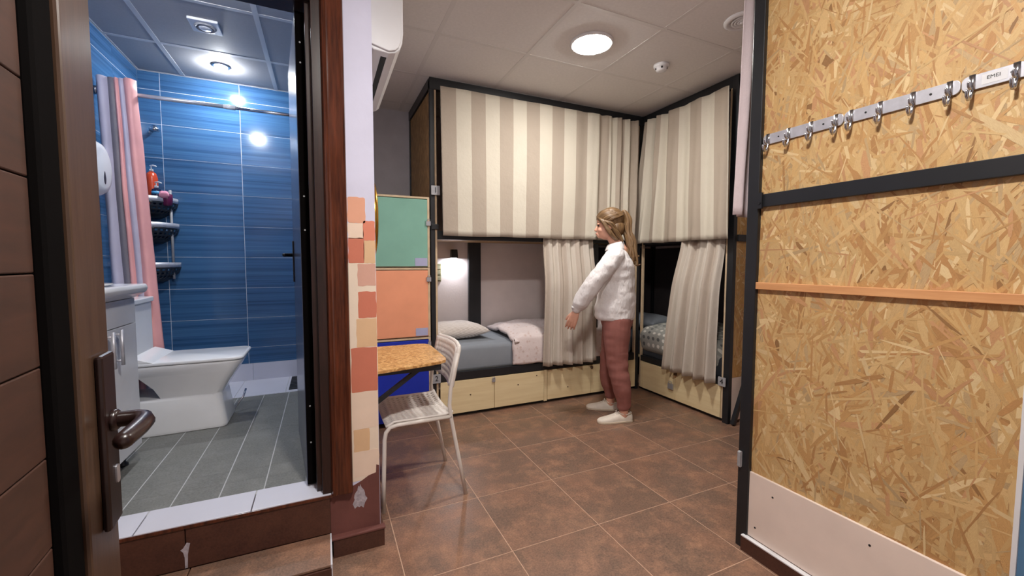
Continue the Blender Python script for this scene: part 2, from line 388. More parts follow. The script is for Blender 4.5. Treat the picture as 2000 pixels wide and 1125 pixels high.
# hand painted colour patches on the wall end (thin paint layers with uneven outlines)
def patch(x0, z0, x1, z1, m, r=.006, th=.0012, parent=wd, y=YD0, jit=.002):
    pts = rrect(x0, z0, x1, z1, r, 3); out = []
    n = len(pts)
    for i, (a, b) in enumerate(pts):
        a2, b2 = pts[(i+1) % n]; out.append((a, b))
        d = math.hypot(a2-a, b2-b)
        if d > .02:
            for k in range(1, 4): out.append((a+(a2-a)*k/4+rnd.uniform(-jit, jit)*(abs(b2-b) > .01), b+(b2-b)*k/4+rnd.uniform(-jit, jit)*(abs(a2-a) > .01)))
    return MB().prism(out, y-th, y+.002, 'y').build('painted_patch', m, parent)
E_ = XL-.0015
patch(.092, .30, E_, 1.245, 'paint_cream', .004, .0006)
for x0, z0, x1, z1, c_ in [(.097, 1.41, .166, 1.517, 'salmon'), (.097, 1.345, .157, 1.41, 'pale'), (.157, 1.338, E_, 1.42, 'coral'), (.097, 1.242, .158, 1.348, 'terracotta'),
                           (.158, 1.242, E_, 1.338, 'tan'), (.131, 1.146, E_, 1.24, 'dusty'), (.131, 1.009, E_, 1.121, 'terracotta'), (.122, .884, E_, 1.006, 'tan'),
                           (.098, .69, E_, .882, 'terracotta'), (.100, .53, E_, .69, 'pale'), (.101, .43, .166, .528, 'tan'), (.101, .318, E_, .43, 'pale')]:
    patch(x0, z0, x1, z1, 'paint_'+c_, .008 if c_ == 'salmon' else .004)
MB().prism([(.004, .085), (E_, .085), (E_, .355), (E_-.012, .36), (E_-.014, .325), (.16, .318), (.13, .3), (.096, .285), (.004, .27)], YD0-.002, YD0+.002, 'y').build('painted_patch', 'maroon_paint', wd)
pts = []
for k in range(26):
    a = 2*pi*k/26; r_ = 1+rnd.uniform(-.18, .18); pts.append((.122+.022*cos(a)*r_*(1.1-.5*sin(a)), .232+.052*sin(a)*r_))
MB().prism(pts, YD0-.0028, YD0+.002, 'y').build('chipped_spot', 'chip_plaster', wd)
box('plaster_ledge', (.006, YD0-.03, .076), (XL+.018, YD0+.002, .087), 'maroon_paint', wd, .003)
# dark skirting tile round the wall end
struct(MB().box((.012, YD0-.026, 0), (XL+.014, YD0-.001, .076)).box((XL+.0005, YD0-.001, 0), (XL+.014, YB-.9, .076)).build('baseboard_left', 'base_tile'), 'dark brown skirting tile at foot of the painted wall end')

# step and threshold of the bathroom
st = struct(box('trim_2', (-1.3, 1.655, -.01), (.0, YD0+.05, .094), 'base_tile'), 'low brown tiled step below the bathroom doorway')
for a, b in ((-1.3, -.93), (-.928, -.478), (-.476, .004)):
    box('step_tile', (a, 1.65, .094), (b-.002, YD0-.012, .104), 'floor_tile', st, .002)
    box('step_riser_tile', (a, 1.644, .002), (b-.002, 1.655, .092), 'base_tile', st, .001)
box('corner_strip', (-.001, 1.647, 0), (.006, YD0-.012, .106), 'strip_tile', st, .002)
th = struct(box('trim_3', (-1.3, YD0, .09), (.012, YD1+.03, ZB-.01), 'base_tile'), 'bathroom threshold with brown riser and white top tiles')
for a, b in ((-1.3, -.94), (-.938, -.49), (-.488, .004)):
    box('riser_tile', (a, YD0-.012, .106), (b-.002, YD0+.001, ZB-.012), 'base_tile', th, .001)
for a, b in ((-1.3, -.64), (-.638, -.28), (-.278, .01)):
    box('threshold_tile', (a, YD0-.012, ZB-.011), (b-.002, YD1+.02, ZB+.002), 'white_tile', th, .002)
MB().prism([(-.494, .108), (-.486, .108), (-.484, .16), (-.476, .20), (-.486, .205), (-.498, .185), (-.506, .18), (-.498, .17), (-.494, .15)], YD0-.0135, YD0-.011, 'y').build('caulk_smear', 'chip_plaster', th)
box('edge_strip', (-1.3, YD0-.017, ZB-.014), (.012, YD0-.0125, ZB-.001), 'casing_wood', th, .002)

# ------------------------------------------------------------------ bathroom shell
bf = struct(box('floor_bathroom', (BX0-.1, YD1-.01, ZB-.15), (BX1+.05, BY1+.05, ZB-.0006), 'grout_grey'), 'bathroom floor of grey planks with white tiles in the shower')
k = 0; x = -1.226
bm_ = {}
while x < BX1-.005:
    ys = [2.012, 2.13, 2.245, 2.75, 3.2, 3.478]
    for a, b in zip(ys, ys[1:]):
        x1 = min(x+.162, BX1); x0 = max(x, BX0)
        box('floor_plank', (x0+.0024, a+.0004, ZB-.01), (x1-.0024, b-.0004, ZB), 'bath_floor', bf)
    x += .162
for a, b in ((BX0, -.93), (-.928, -.605), (-.603, -.28), (-.278, BX1)):
    box('shower_tile', (a+.001, 3.482, ZB-.01), (b-.001, BY1, ZB+.003), 'white_tile', bf, .0015)
ZS = .415
wb = struct(box('wall_bath_back', (BX0-.1, BY1, .2), (BX1+.02, BY1+.049, ZC+.05), 'grout_white'), 'blue glazed tiled wall at the back of the bathroom')
wbl = struct(box('wall_bath_left', (BX0-.1, YD1, .2), (BX0, BY1, ZC+.05), 'grout_white'), 'blue glazed tiled wall behind toilet and vanity')
wbr = struct(box('wall_bath_right', (BX1, YD1, .2), (BX1+.02, BY1, ZC+.05), 'grout_white'), 'blue glazed tiled wall behind the opened bathroom door')
TW, TH = .498, .2455
zs = [ZS] + [.547+TH*k for k in range(0, 9) if .547+TH*k < ZC-.01] + [ZC]
def tiles_on(parent, axis, plane, sgn, edges, m='blue_tile'):
    for a, b in zip(edges, edges[1:]):
        for c, d in zip(zs, zs[1:]):
            p, q = (a+.0016, c+.0016), (b-.0016, d-.0016)
            if axis == 'y': box('tile', (p[0], plane, p[1]), (q[0], plane+sgn*.0011, q[1]), m, parent)
            else: box('tile', (plane, p[0], p[1]), (plane+sgn*.0011, q[0], q[1]), m, parent)
tiles_on(wb, 'y', BY1, -1, [BX0, -1.07, -.572, -.074, BX1])
ye = [YD1, 2.056, 2.554, 3.052, 3.55, BY1]
tiles_on(wbl, 'x', BX0, 1, ye); tiles_on(wbr, 'x', BX1, -1, ye)
for a, b in ((BX0, -.87), (-.868, -.545), (-.543, -.22), (-.218, BX1)):
    box('skirting_tile', (a+.001, BY1-.006, ZB), (b-.001, BY1, ZS-.001), 'white_tile', wb)

# ------------------------------------------------------------------ bathroom door frame and leaf
fr = MB()
prof = [(.010, 0), (.010, -.012), (.016, -.026), (.024, -.030), (.030, -.024), (.036, -.024), (.074, -.028), (.084, -.030), (.092, -.022), (.095, -.008), (.095, 0)]
dfm = struct(MB().prism([(a, YD0+b) for a, b in prof], ZB-.003, 2.42, 'z').build('trim_4', 'casing_wood'), 'varnished reddish brown door casing beside the painted wall end')
MB().prism([(YD0+b, 2.33+a) for a, b in prof], -.95, .095, 'x').build('head_casing', 'casing_wood', dfm)
MB().prism([(-.86-a, YD0+b) for a, b in prof], ZB-.003, 2.42, 'z').build('far_casing', 'casing_wood', dfm)
box('jamb', (-.024, YD0-.004, ZB), (.012, YD1+.01, 2.3), 'jamb_wood', dfm, .002)
box('door_stop', (-.046, YD0+.03, ZB), (-.024, YD0+.075, 2.278), 'jamb_wood', dfm, .002)
box('far_jamb', (-.862, YD0-.004, ZB), (-.826, YD1+.01, 2.3), 'jamb_wood', dfm, .002)
box('head_jamb', (-.83, YD0-.004, 2.275), (.012, YD1+.01, 2.335), 'jamb_wood', dfm, .002)
dl = struct(thing('door_1', None, None, (-.046, 1.952, ZB), 0), 'dark bathroom door swung open into the bathroom')
ang = math.atan2(-.062, .66)   # leaf runs from hinge into the bathroom, slightly to the left
def leafp(t_, n_, z): return (-.046+t_*(-.098)+n_*(-.995), 1.952+t_*.995-n_*.098, z)
def leafbox(name, t0, t1, n0, n1, z0, z1, m, par=dl, bevel=.002):
    vv = [leafp(t_, n_, z) for z in (z0, z1) for t_, n_ in ((t0, n0), (t1, n0), (t1, n1), (t0, n1))]
    return MB().add(vv, [(0, 3, 2, 1), (4, 5, 6, 7), (0, 1, 5, 4), (1, 2, 6, 5), (2, 3, 7, 6), (3, 0, 4, 7)]).build(name, m, par, False, bevel)
leafbox('leaf', 0, .66, 0, .036, ZB+.012, 2.262, 'leaf_dark')
leafbox('leaf_face', 0, .66, .0362, .0385, ZB+.012, 2.262, 'leaf_face')
hp = leafbox('handle_plate', .585, .615, .039, .045, 1.14, 1.36, 'black_plastic')
MB().tube([leafp(.6, .04, 1.285), leafp(.6, .082, 1.285), leafp(.585, .086, 1.285), leafp(.5, .086, 1.283)], .009, 10).build('lever', 'black_plastic', hp, True)
for z in (.55, 1.45, 2.1):
    MB().lathe([(.007, -.05), (.007, .05)], leafp(-.004, -.006, z), 'z', 12).build('hinge', 'hinge_dark', dl, True)
for z in (.47, .63, 1.38, 1.52, 2.06, 2.14):
    MB().lathe([(.0035, -.002), (.0035, .001)], leafp(-.0005, .02, z), 'y', 10).build('screw', 'plate_grey', dl)

# ------------------------------------------------------------------ entrance door leaf beside the camera
Ed = Vector((-.288, .790, 0)); dd = Vector((-.0752, .997, 0)).normalized(); dn = Vector((dd.y, -dd.x, 0))   # dn faces the room (+X)
ed = struct(thing('door_2', None, None, (Ed.x-.85*dd.x, Ed.y-.85*dd.y, .01), 0), 'opened brown plank entrance door with dark lever handle')
def ep(s_, n_, z): p = Ed - dd*s_ + dn*n_; return (p.x, p.y, z)
def ebox(name, s0, s1, n0, n1, z0, z1, m, par=ed, bevel=.0015):
    vv = [ep(s_, n_, z) for z in (z0, z1) for s_, n_ in ((s0, n0), (s1, n0), (s1, n1), (s0, n1))]
    return MB().add(vv, [(0, 3, 2, 1), (4, 5, 6, 7), (0, 1, 5, 4), (1, 2, 6, 5), (2, 3, 7, 6), (3, 0, 4, 7)]).build(name, m, par, False, bevel)
ebox('core', .006, .85, -.045, -.022, .01, 2.1, 'leaf_dark')
ebox('stile', .0, .10, -.04, .0, .012, 2.1, 'leaf_stile', bevel=.004)
ebox('edge_gasket', -.003, .004, -.05, -.012, .012, 2.1, 'leaf_dark', bevel=0)
ebox('stile', .75, .85, -.04, .0, .012, 2.1, 'leaf_stile', bevel=.004)
ebox('rail', .1005, .7495, -.04, 0, .012, .12, 'leaf_stile', bevel=.004)
ebox('rail', .1005, .7495, -.04, 0, 1.98, 2.1, 'leaf_stile', bevel=.004)
ebox('bead', .1005, .158, -.024, -.004, .121, 1.979, 'leaf_dark', bevel=.008)
ebox('bead', .692, .7495, -.024, -.004, .121, 1.979, 'leaf_dark', bevel=.008)
z = .089
while z < 1.96:
    ebox('plank', .159, .691, -.022, -.0125, max(z, .122), min(z+.1025, 1.979), 'leaf_plank', bevel=.0015); z += .104
pl_ = ebox('handle_plate', .012, .060, 0, .009, .872, 1.118, 'leaf_handle', bevel=.004)
hz = 1.022
pts = [ep(.035, .008, hz), ep(.035, .022, hz), ep(.036, .036, hz), ep(.041, .044, hz-.001), ep(.052, .048, hz-.002), ep(.075, .047, hz-.003), ep(.10, .045, hz-.003), ep(.122, .043, hz-.003)]
MB().tube(pts, [.011, .011, .011, .0115, .0118, .0118, .0115, .011], 14, ball=True).build('lever', 'leaf_handle', pl_, True)
MB().lathe([(.015, 0), (.015, .006), (.012, .009)], ep(.035, .008, hz), 'x', 16).build('rosette', 'leaf_handle', pl_, True)
MB().prism(rrect(Ed.y-dd.y*.03-.005, .930, Ed.y-dd.y*.03+.005, .956, .0045), ep(.03, .006, 0)[0], ep(.03, .0115, 0)[0], 'x').build('lock_cylinder', 'brushed_steel', pl_)
for z in (.3, 1.1, 1.85): MB().lathe([(.008, -.05), (.008, .05)], ep(.852, -.02, z), 'z', 12).build('hinge', 'hinge_dark', ed, True)
# frame post that carries the entrance door
struct(MB().box((-.36, -.16, 0), (-.24, -.08, 2.16)).build('trim_5', 'jamb_wood', None, False, .003), 'dark frame post of the entrance door')
struct(box('wall_stub', (-1.4, -.17, 0), (-.36, -.07, ZC+.01), 'wall_mauve'), 'short wall beside the entrance door')
# blue painted wall piece right of the strand board
struct(box('wall_blue', (1.655, -.35, 0), (1.71, .408, ZC), 'wall_blue'), 'blue painted wall edge right of the strand board')
struct(box('trim_6', (1.648, .404, 0), (1.664, .414, ZC), 'white_plastic'), 'thin white bead between blue wall and strand board')

# ------------------------------------------------------------------ strand board
PAL = [((204, 170, 122), 6), ((198, 162, 112), 8), ((190, 150, 100), 6), ((176, 134, 88), 3), ((216, 188, 144), 3), ((200, 168, 120), 6), ((146, 110, 72), .5), ((190, 146, 106), 2), ((182, 156, 118), 2)]
PALX = [s2l(c) for c, w in PAL for _ in range(int(w*2))]
def osb(name, parent, o, u, v, n, W, H, count, seed, big=1.0, thick=.012):
    r = random.Random(seed); o, u, v, n = Vector(o), Vector(u), Vector(v), Vector(n)
    c = [o, o+u*W, o+u*W+v*H, o+v*H]
    board = MB().add([p for p in c]+[p-n*thick for p in c], [(0, 1, 2, 3), (7, 6, 5, 4), (0, 4, 5, 1), (1, 5, 6, 2), (2, 6, 7, 3), (3, 7, 4, 0)]).build(name, 'osb_core', parent)
    vs_, fs, cols, uvs = [], [], [], []
    for k in range(count):
        t_ = k/count
        L = r.uniform(.03, .15)*big*(1.25-.55*t_)
        if r.random() < .12: L *= 1.6
        w = r.uniform(.005, .02)*big*(1.2-.55*t_)
        if t_ > .88: L *= .75; w *= .45
        a = r.gauss(pi/2, .6) if r.random() < .75 else r.uniform(0, pi)
        cx_, cy_ = r.uniform(0, W), r.uniform(0, H); ca, sa = cos(a), sin(a); zz = .0003+k*4.5e-7*(6000/max(count, 1500))
        sk = r.uniform(-.6, .6)*w
        loc = [(-L/2, -w/2*r.uniform(.3, 1)), (-L*.1, -w/2*r.uniform(.85, 1.15)), (L/2-abs(sk), -w/2*r.uniform(.4, 1)), (L/2*r.uniform(.85, 1.1), w*.1+sk*.3), (L*.2, w/2*r.uniform(.8, 1.2)), (-L/2*r.uniform(.85, 1.1), w/2*r.uniform(.3, 1))]
        base = len(vs_); col = r.choice(PALX); g = r.uniform(.9, 1.1); col = tuple(min(1, x_*g) for x_ in col)
        uo, vo = r.uniform(0, 50), r.uniform(0, 50)
        poly = [(cx_+p*ca-q*sa, cy_+p*sa+q*ca) for p, q in loc]
        for ax_, lim, sg in ((0, 0, 1), (0, W, -1), (1, 0, 1), (1, H, -1)):
            out = []
            for m_ in range(len(poly)):
                A, B_ = poly[m_-1], poly[m_]; da, db = sg*(A[ax_]-lim), sg*(B_[ax_]-lim)
                if (da < 0) != (db < 0): f_ = da/(da-db); out.append((A[0]+(B_[0]-A[0])*f_, A[1]+(B_[1]-A[1])*f_))
                if db >= 0: out.append(B_)
            poly = out
            if not poly: break
        if len(poly) < 3: continue
        if abs(sum(poly[m_-1][0]*poly[m_][1]-poly[m_][0]*poly[m_-1][1] for m_ in range(len(poly)))) < 4e-6: continue
        for X, Y in poly:
            dx_, dy_ = X-cx_, Y-cy_
            vs_.append(o+u*X+v*Y+n*zz); uvs.append((uo+dx_*ca+dy_*sa, vo-dx_*sa+dy_*ca)); cols.append(col)
        fs.append(tuple(range(base, base+len(poly))))
    me = bpy.data.meshes.new('strands'); me.from_pydata([tuple(p) for p in vs_], [], fs)
    uvl = me.uv_layers.new(name='UVMap'); ca_ = me.color_attributes.new('strand', 'FLOAT_COLOR', 'CORNER')
    flat_uv = []; flat_c = []
    for lp in me.loops:
        flat_uv += uvs[lp.vertex_index]; flat_c += (*cols[lp.vertex_index], 1)
    uvl.data.foreach_set('uv', flat_uv); ca_.data.foreach_set('color', flat_c)
    me.materials.append(MATS['osb_strand'])
    s_ = place(bpy.data.objects.new('strands', me), parent); s_['kind'] = 'stuff'
    return board

# ------------------------------------------------------------------ bunk beds
def plate(parent, p, face, ch, m='plate_grey'):
    x, y, z = p
    if face == '-y':
        o = MB().prism(rrect(x-.033, z-.035, x+.033, z+.035, .004, 3), y-.006, y, 'y').build('number_plate', m, parent)
        text('numeral', ch, .058, 'ink', o, (x, y-.0068, z), ROT_Y)
    else:
        o = MB().prism(rrect(y-.033, z-.035, y+.033, z+.035, .004, 3), x-.006, x, 'x').build('number_plate', m, parent)
        text('numeral', ch, .058, 'ink', o, (x-.0068, y, z), ROT_X)
    return o
def latch(parent, p, face, m='padlock_grey', w=.022, h=.03):
    x, y, z = p; b = MB()
    if face == '-y':
        b.box((x-w, y-.008, z-h/2), (x+w, y, z+h/2)).tube([(x-w*.6, y-.006, z+h*.45), (x-w*.5, y-.012, z+h*.9), (x+w*.5, y-.012, z+h*.9), (x+w*.6, y-.006, z+h*.45)], .003, 6)
    else:
        b.box((x-.008, y-w, z-h/2), (x, y+w, z+h/2)).tube([(x-.006, y-w*.6, z+h*.45), (x-.012, y-w*.5, z+h*.9), (x-.012, y+w*.5, z+h*.9), (x-.006, y+w*.6, z+h*.45)], .003, 6)
    return b.build('latch', m, parent)

AX0, AX1, AY = .757, 2.815, 3.17       # bunk A: front plane y = AY
BA = thing('bunk_bed', 'black steel double bunk along the back wall, numbered 1 and 2', 'bunk bed', (AX0, AY, 0), 0, 'curtained bunk beds')
P_ = .034
for n_, (x, y) in enumerate(((AX0, AY), (AX0, YB-.05), (AX1-P_, AY+.002), (AX1-P_, YB-.05))):
    box('post', (x, y, 0), (x+P_, y+P_, 2.615), 'black_steel', BA, .002)
box('top_beam', (AX0, AY-.002, 2.55), (AX1, AY+.036, 2.637), 'black_steel', BA, .002)
box('top_beam', (AX0-.002, AY+.036, 2.56), (AX0+.034, YB-.01, 2.637), 'black_steel', BA, .002)
box('side_panel', (AX0+.008, AY+.036, 1.45), (AX0+.024, YB-.052, 2.55), 'side_panel', BA)
box('side_panel', (AX0+.008, AY+.036, .05), (AX0+.024, YB-.052, 1.45), 'side_panel', BA)
box('batten', (AX0+P_+.001, AY+.004, .03), (AX0+P_+.016, AY+.03, 2.55), 'batten', BA, .001)
box('batten', (AX1-P_-.02, AY+.006, .03), (AX1-P_-.002, AY+.03, 2.55), 'batten', BA, .001)
box('upper_rail', (AX0+P_+.0165, AY+.002, 1.425), (AX1-P_-.021, AY+.034, 1.49), 'black_steel', BA, .002)
box('upper_deck', (AX0+P_, AY+.035, 1.445), (AX1-P_, YB-.052, 1.465), 'side_panel', BA)
box('lower_rail', (AX0+P_+.0165, AY-.002, .302), (AX1-P_-.021, AY+.034, .366), 'black_steel', BA, .002)
box('lower_deck', (AX0+P_+.002, AY+.035, .33), (AX1-P_, YB-.052, .35), 'pine', BA)
box('inner_post', (1.325, YB-.045, .35), (1.452, YB-.005, 2.615), 'black_steel', BA, .003)
box('inner_post', (2.30, AY+.04, .36), (2.35, AY+.075, 1.42), 'black_steel', BA, .003)
box('hinge_bracket', (AX0+.004, AY-.012, 1.50), (AX0+.06, AY-.002, 1.54), 'black_steel', BA, .002)
for a, b in ((.822, 1.279), (1.283, 1.752), (1.79, 2.25), (2.254, 2.775)):
    d_ = box('drawer_front', (a, AY-.001, .03), (b, AY+.016, .296), 'pine', BA, .0015)
box('divider', (1.756, AY+.002, .02), (1.786, AY+.02, .3), 'pine', BA)
box('plinth', (AX0+.04, AY+.03, 0), (AX1-.04, AY+.05, .03), 'black_plastic', BA)
for x, z_ in ((1.07, .17), (1.5, .2), (2.262, .27), (1.68, .26), (2.0, .12)):
    MB().lathe([(.011 if x > 2.2 else .006, -.0015), (.011 if x > 2.2 else .006, .0002)], (x, AY-.001, z_), 'y', 12).build('knot', 'latch_brown', BA)
plate(BA, (.792, AY-.014, 1.795), '-y', '1'); plate(BA, (.787, AY-.014, .337), '-y', '2')
latch(BA, (1.272, AY-.003, .268), '-y', 'padlock_grey', .014, .03)
# drawer latch knobs seen by the rail
MB().tube([(2.255, AY-.002, .275), (2.255, AY-.016, .275)], .012, 10).build('drawer_knob', 'latch_brown', BA, True)

BX, BYN = 2.815, 2.165                 # bunk B: front plane x = BX, near end y = BYN
BB = thing('bunk_bed', 'black steel bunk at right angles to the long one, numbered 4', 'bunk bed', (BX, BYN, 0), 0, 'curtained bunk beds')
for x, y in ((BX, BYN), (XR-.05, BYN), (XR-.05, YB-.05)):
    box('post', (x, y, 0), (x+.036, y+.05, 2.615), 'black_steel', BB, .002)
box('top_beam', (BX+.0005, BYN, 2.55), (BX+.036, AY-.003, 2.637), 'black_steel', BB, .002)
box('top_beam', (BX+.037, BYN, 2.56), (XR-.01, BYN+.036, 2.637), 'black_steel', BB, .002)
box('batten', (BX+.002, BYN+.052, .03), (BX+.026, BYN+.066, 2.55), 'batten', BB, .001)
box('batten', (BX+.004, AY-.03, .03), (BX+.026, AY-.012, 2.55), 'batten', BB, .001)
box('corner_strip', (BX+.002, AY-.058, .03), (BX+.02, AY-.034, .3), 'pine', BB, .001)
box('upper_rail', (BX+.002, BYN+.067, 1.42), (BX+.034, AY-.031, 1.48), 'black_steel', BB, .002)
box('upper_deck', (BX+.035, BYN+.052, 1.445), (XR-.052, YB-.052, 1.465), 'bunk_shade', BB)
box('lower_rail', (BX-.002, BYN+.067, .292), (BX+.034, AY-.031, .345), 'black_steel', BB, .002)
box('lower_deck', (BX+.035, BYN+.052, .31), (XR-.052, YB-.052, .33), 'pine', BB)
for a, b in ((2.235, 2.69), (2.694, 3.108)):
    box('drawer_front', (BX-.001, a, .03), (BX+.016, b, .288), 'pine', BB, .0015)
box('plinth', (BX+.03, BYN+.06, 0), (BX+.05, AY-.03, .03), 'black_plastic', BB)
box('inner_panel', (XR-.03, BYN+.05, .35), (XR-.01, YB-.06, 1.42), 'bunk_shade', BB)  # panels coloured dark to carry the shade of the bunk interior
box('inner_panel', (BX+.037, YB-.03, .35), (XR-.06, YB-.012, 1.42), 'bunk_shade', BB)
osb('end_panel', BB, (BX+.04, BYN+.006, .36), (1, 0, 0), (0, 0, 1), (0, -1, 0), .84, 1.9, 1500, 5)
box('kick_plate', (BX+.04, BYN+.004, .02), (XR-.052, BYN+.02, .358), 'kick_board', BB)
MB().bar((BX+.02, BYN-.03, .006), (BX+.16, BYN-.03, .36), .03, .03).build('brace', 'black_steel', BB)
box('end_rail', (BX+.037, BYN-.014, 1.41), (XR-.05, BYN, 1.46), 'black_steel', BB)
plate(BB, (BX-.012, 2.214, .325), '-x', '4')
latch(BB, (BX-.002, 2.69, .268), '-x', 'latch_brown', .014, .03)
lk = latch(BB, (BX-.010, 2.735, .145), '-x', 'padlock_grey', .03, .05)

# bunk C: its strand-board side faces the camera
CX, CYF, CYN = 1.66, 1.153, .416
BC = thing('bunk_bed', 'bunk clad in strand board with hook rails, nearest on the right', 'bunk bed', (CX, CYN, 0), 0, 'curtained bunk beds')
box('post', (CX-.02, CYF, .0), (CX+.03, CYF+.05, 2.6), 'black_steel', BC, .003)
box('post', (2.62, CYF, .0), (2.66, CYF+.05, 2.6), 'black_steel', BC, .003)
osb('side_board', BC, (CX, CYF, .33), (0, -1, 0), (0, 0, 1), (-1, 0, 0), CYF-CYN, ZC-.34, 8500, 11, 1.75)
box('cross_rail', (CX-.022, CYN, 1.474), (CX-.004, CYF, 1.526), 'black_steel', BC, .002)
MB().box((CX-.032, CYF-.022, 1.468), (CX-.0225, CYF, 1.532)).lathe([(.006, -.036), (.006, -.03)], (CX, CYF-.011, 1.49), 'x', 8).build('rail_bracket', 'black_steel', BC)
box('wood_strip', (CX-.02, CYN, 1.137), (CX-.004, CYF, 1.166), 'pine_strip', BC, .002)
kb = box('kick_board', (CX-.012, CYN, .07), (CX+.01, CYF, .352), 'kick_board', BC, .002)
for y, z_ in ((1.05, .29), (.72, .30), (.70, .20), (.60, .12), (1.12, .12)): MB().lathe([(.004, -.0012), (.004, .0002)], (CX-.012, y, z_), 'x', 8).build('screw_hole', 'ink', kb)
box('end_rail', (CX+.031, CYF+.01, 1.50), (2.62, CYF+.04, 1.56), 'black_steel', BC)
box('upper_deck', (CX+.03, CYN, 1.44), (2.62, CYF+.05, 1.458), 'pine_strip', BC)
box('top_beam', (CX+.031, CYF+.005, 2.54), (2.62, CYF+.045, 2.6), 'black_steel', BC)
box('back_panel', (2.62, CYN, .05), (2.64, CYF, 2.6), 'side_panel', BC)
bb_ = struct(box('baseboard_right', (CX-.034, CYN, 0), (CX-.013, CYF+.015, .062), 'base_tile', None, .001), 'dark brown skirting tile below the white kick board')
box('caulk', (CX-.034, CYN, .062), (CX-.012, CYF+.015, .069), 'white_plastic', bb_, .002)
MB().prism(rrect(CX-.036, .36, CX-.021, .43, .005, 3), CYF+.03, CYF+.042, 'y').build('number_plate', 'plate_grey', BC)

# hook rails
def hook_rail(y1, label, logo=False):
    L, zc = (.150 if logo else .288), 1.745; y0 = y1-L; xf = CX-.006
    r_ = thing('hook_rail', label, 'hook rail', (xf, y1, zc), 0, 'steel hook rails on the strand board')
    MB().prism(rrect(y0, zc-.02, y1, zc+.02, .014, 5), xf-.004, xf, 'x').build('plate', 'brushed_steel', r_, False, .001)
    for k in range(2 if logo else 4):
        y = y1-.022-k*.0815
        b = MB().box((xf-.0075, y-.0065, zc-.02), (xf-.0042, y+.0065, zc+.021))
        pts = [(xf-.006, y, zc-.015), (xf-.007, y, zc-.032), (xf-.013, y, zc-.045), (xf-.024, y, zc-.049), (xf-.033, y, zc-.041), (xf-.036, y, zc-.028)]
        b.tube(pts, .0042, 8, ball=True)
        b.tube([(xf-.006, y, zc-.016), (xf-.018, y, zc-.019), (xf-.026, y, zc-.013), (xf-.028, y, zc-.004)], .0036, 8, ball=True)
        b.build('hook', 'hook_rod', r_, True)
    for y in ((y1-.095,) if logo else (y1-.063, y0+.063)): MB().lathe([(.0032, -.0052), (.0032, -.0035)], (xf, y, zc), 'x', 8).build('screw', 'ink', r_)
    if logo:
        s_ = box('sticker', (xf-.0046, y1-.088, zc-.013), (xf-.0041, y1-.04, zc+.014), 'white_plastic', r_)
        text('print', 'EMEI', .013, 'ink', s_, (xf-.005, y1-.062, zc+.003), ROT_X, .0002)
hook_rail(1.150, 'steel rail of four hooks next to the black post')
hook_rail(.860, 'bright steel rail of four hooks, middle of three in a row')
hook_rail(.570, 'steel rail of hooks with a printed sticker, farthest from the black post', True)

# ------------------------------------------------------------------ lockers
LX0, LX1 = XL+.004, .748
for z0, z1, m, lab in ((1.208, 1.742, 'locker_teal', 'teal locker at the top of the stack beside the bunk'), (.672, 1.206, 'locker_orange', 'peach orange locker in the middle of the stack'),
                       (.03, .67, 'locker_blue', 'bright blue locker at the bottom of the stack behind table')):
    lo = thing('locker', lab, 'locker', (LX0, AY, z0), 0, 'stacked lockers beside the long bunk')
    MB().box((LX0, AY+.02, z0), (LX0+.014, YB-.01, z1)).box((LX1-.016, AY+.002, z0), (LX1, YB-.01, z1)).box((LX0+.014, AY+.002, z1-.014), (LX1-.016, YB-.01, z1)).box((LX0+.014, AY+.02, z0), (LX1-.016, YB-.01, z0+.012)).box((LX0+.014, YB-.022, z0+.012), (LX1-.016, YB-.01, z1-.014)).build('body', 'batten', lo)
    dr = box('door', (LX0+.002, AY-.004, z0+.008), (LX1-.018, AY+.012, z1-.02), m, lo, .0015)
    if z0 > .5:
        box('number_patch', (LX1-.115, AY-.0055, z0+.012), (LX1-.022, AY-.0035, z0+.072), 'lavender_tag', dr)
        latch(lo, (LX1-.012, AY-.006, z0+(.335 if z0 > 1 else .445)), '-y', 'padlock_grey', .017, .034)
    else: latch(lo, (LX1-.012, AY-.006, .62), '-y', 'padlock_grey', .012, .03)

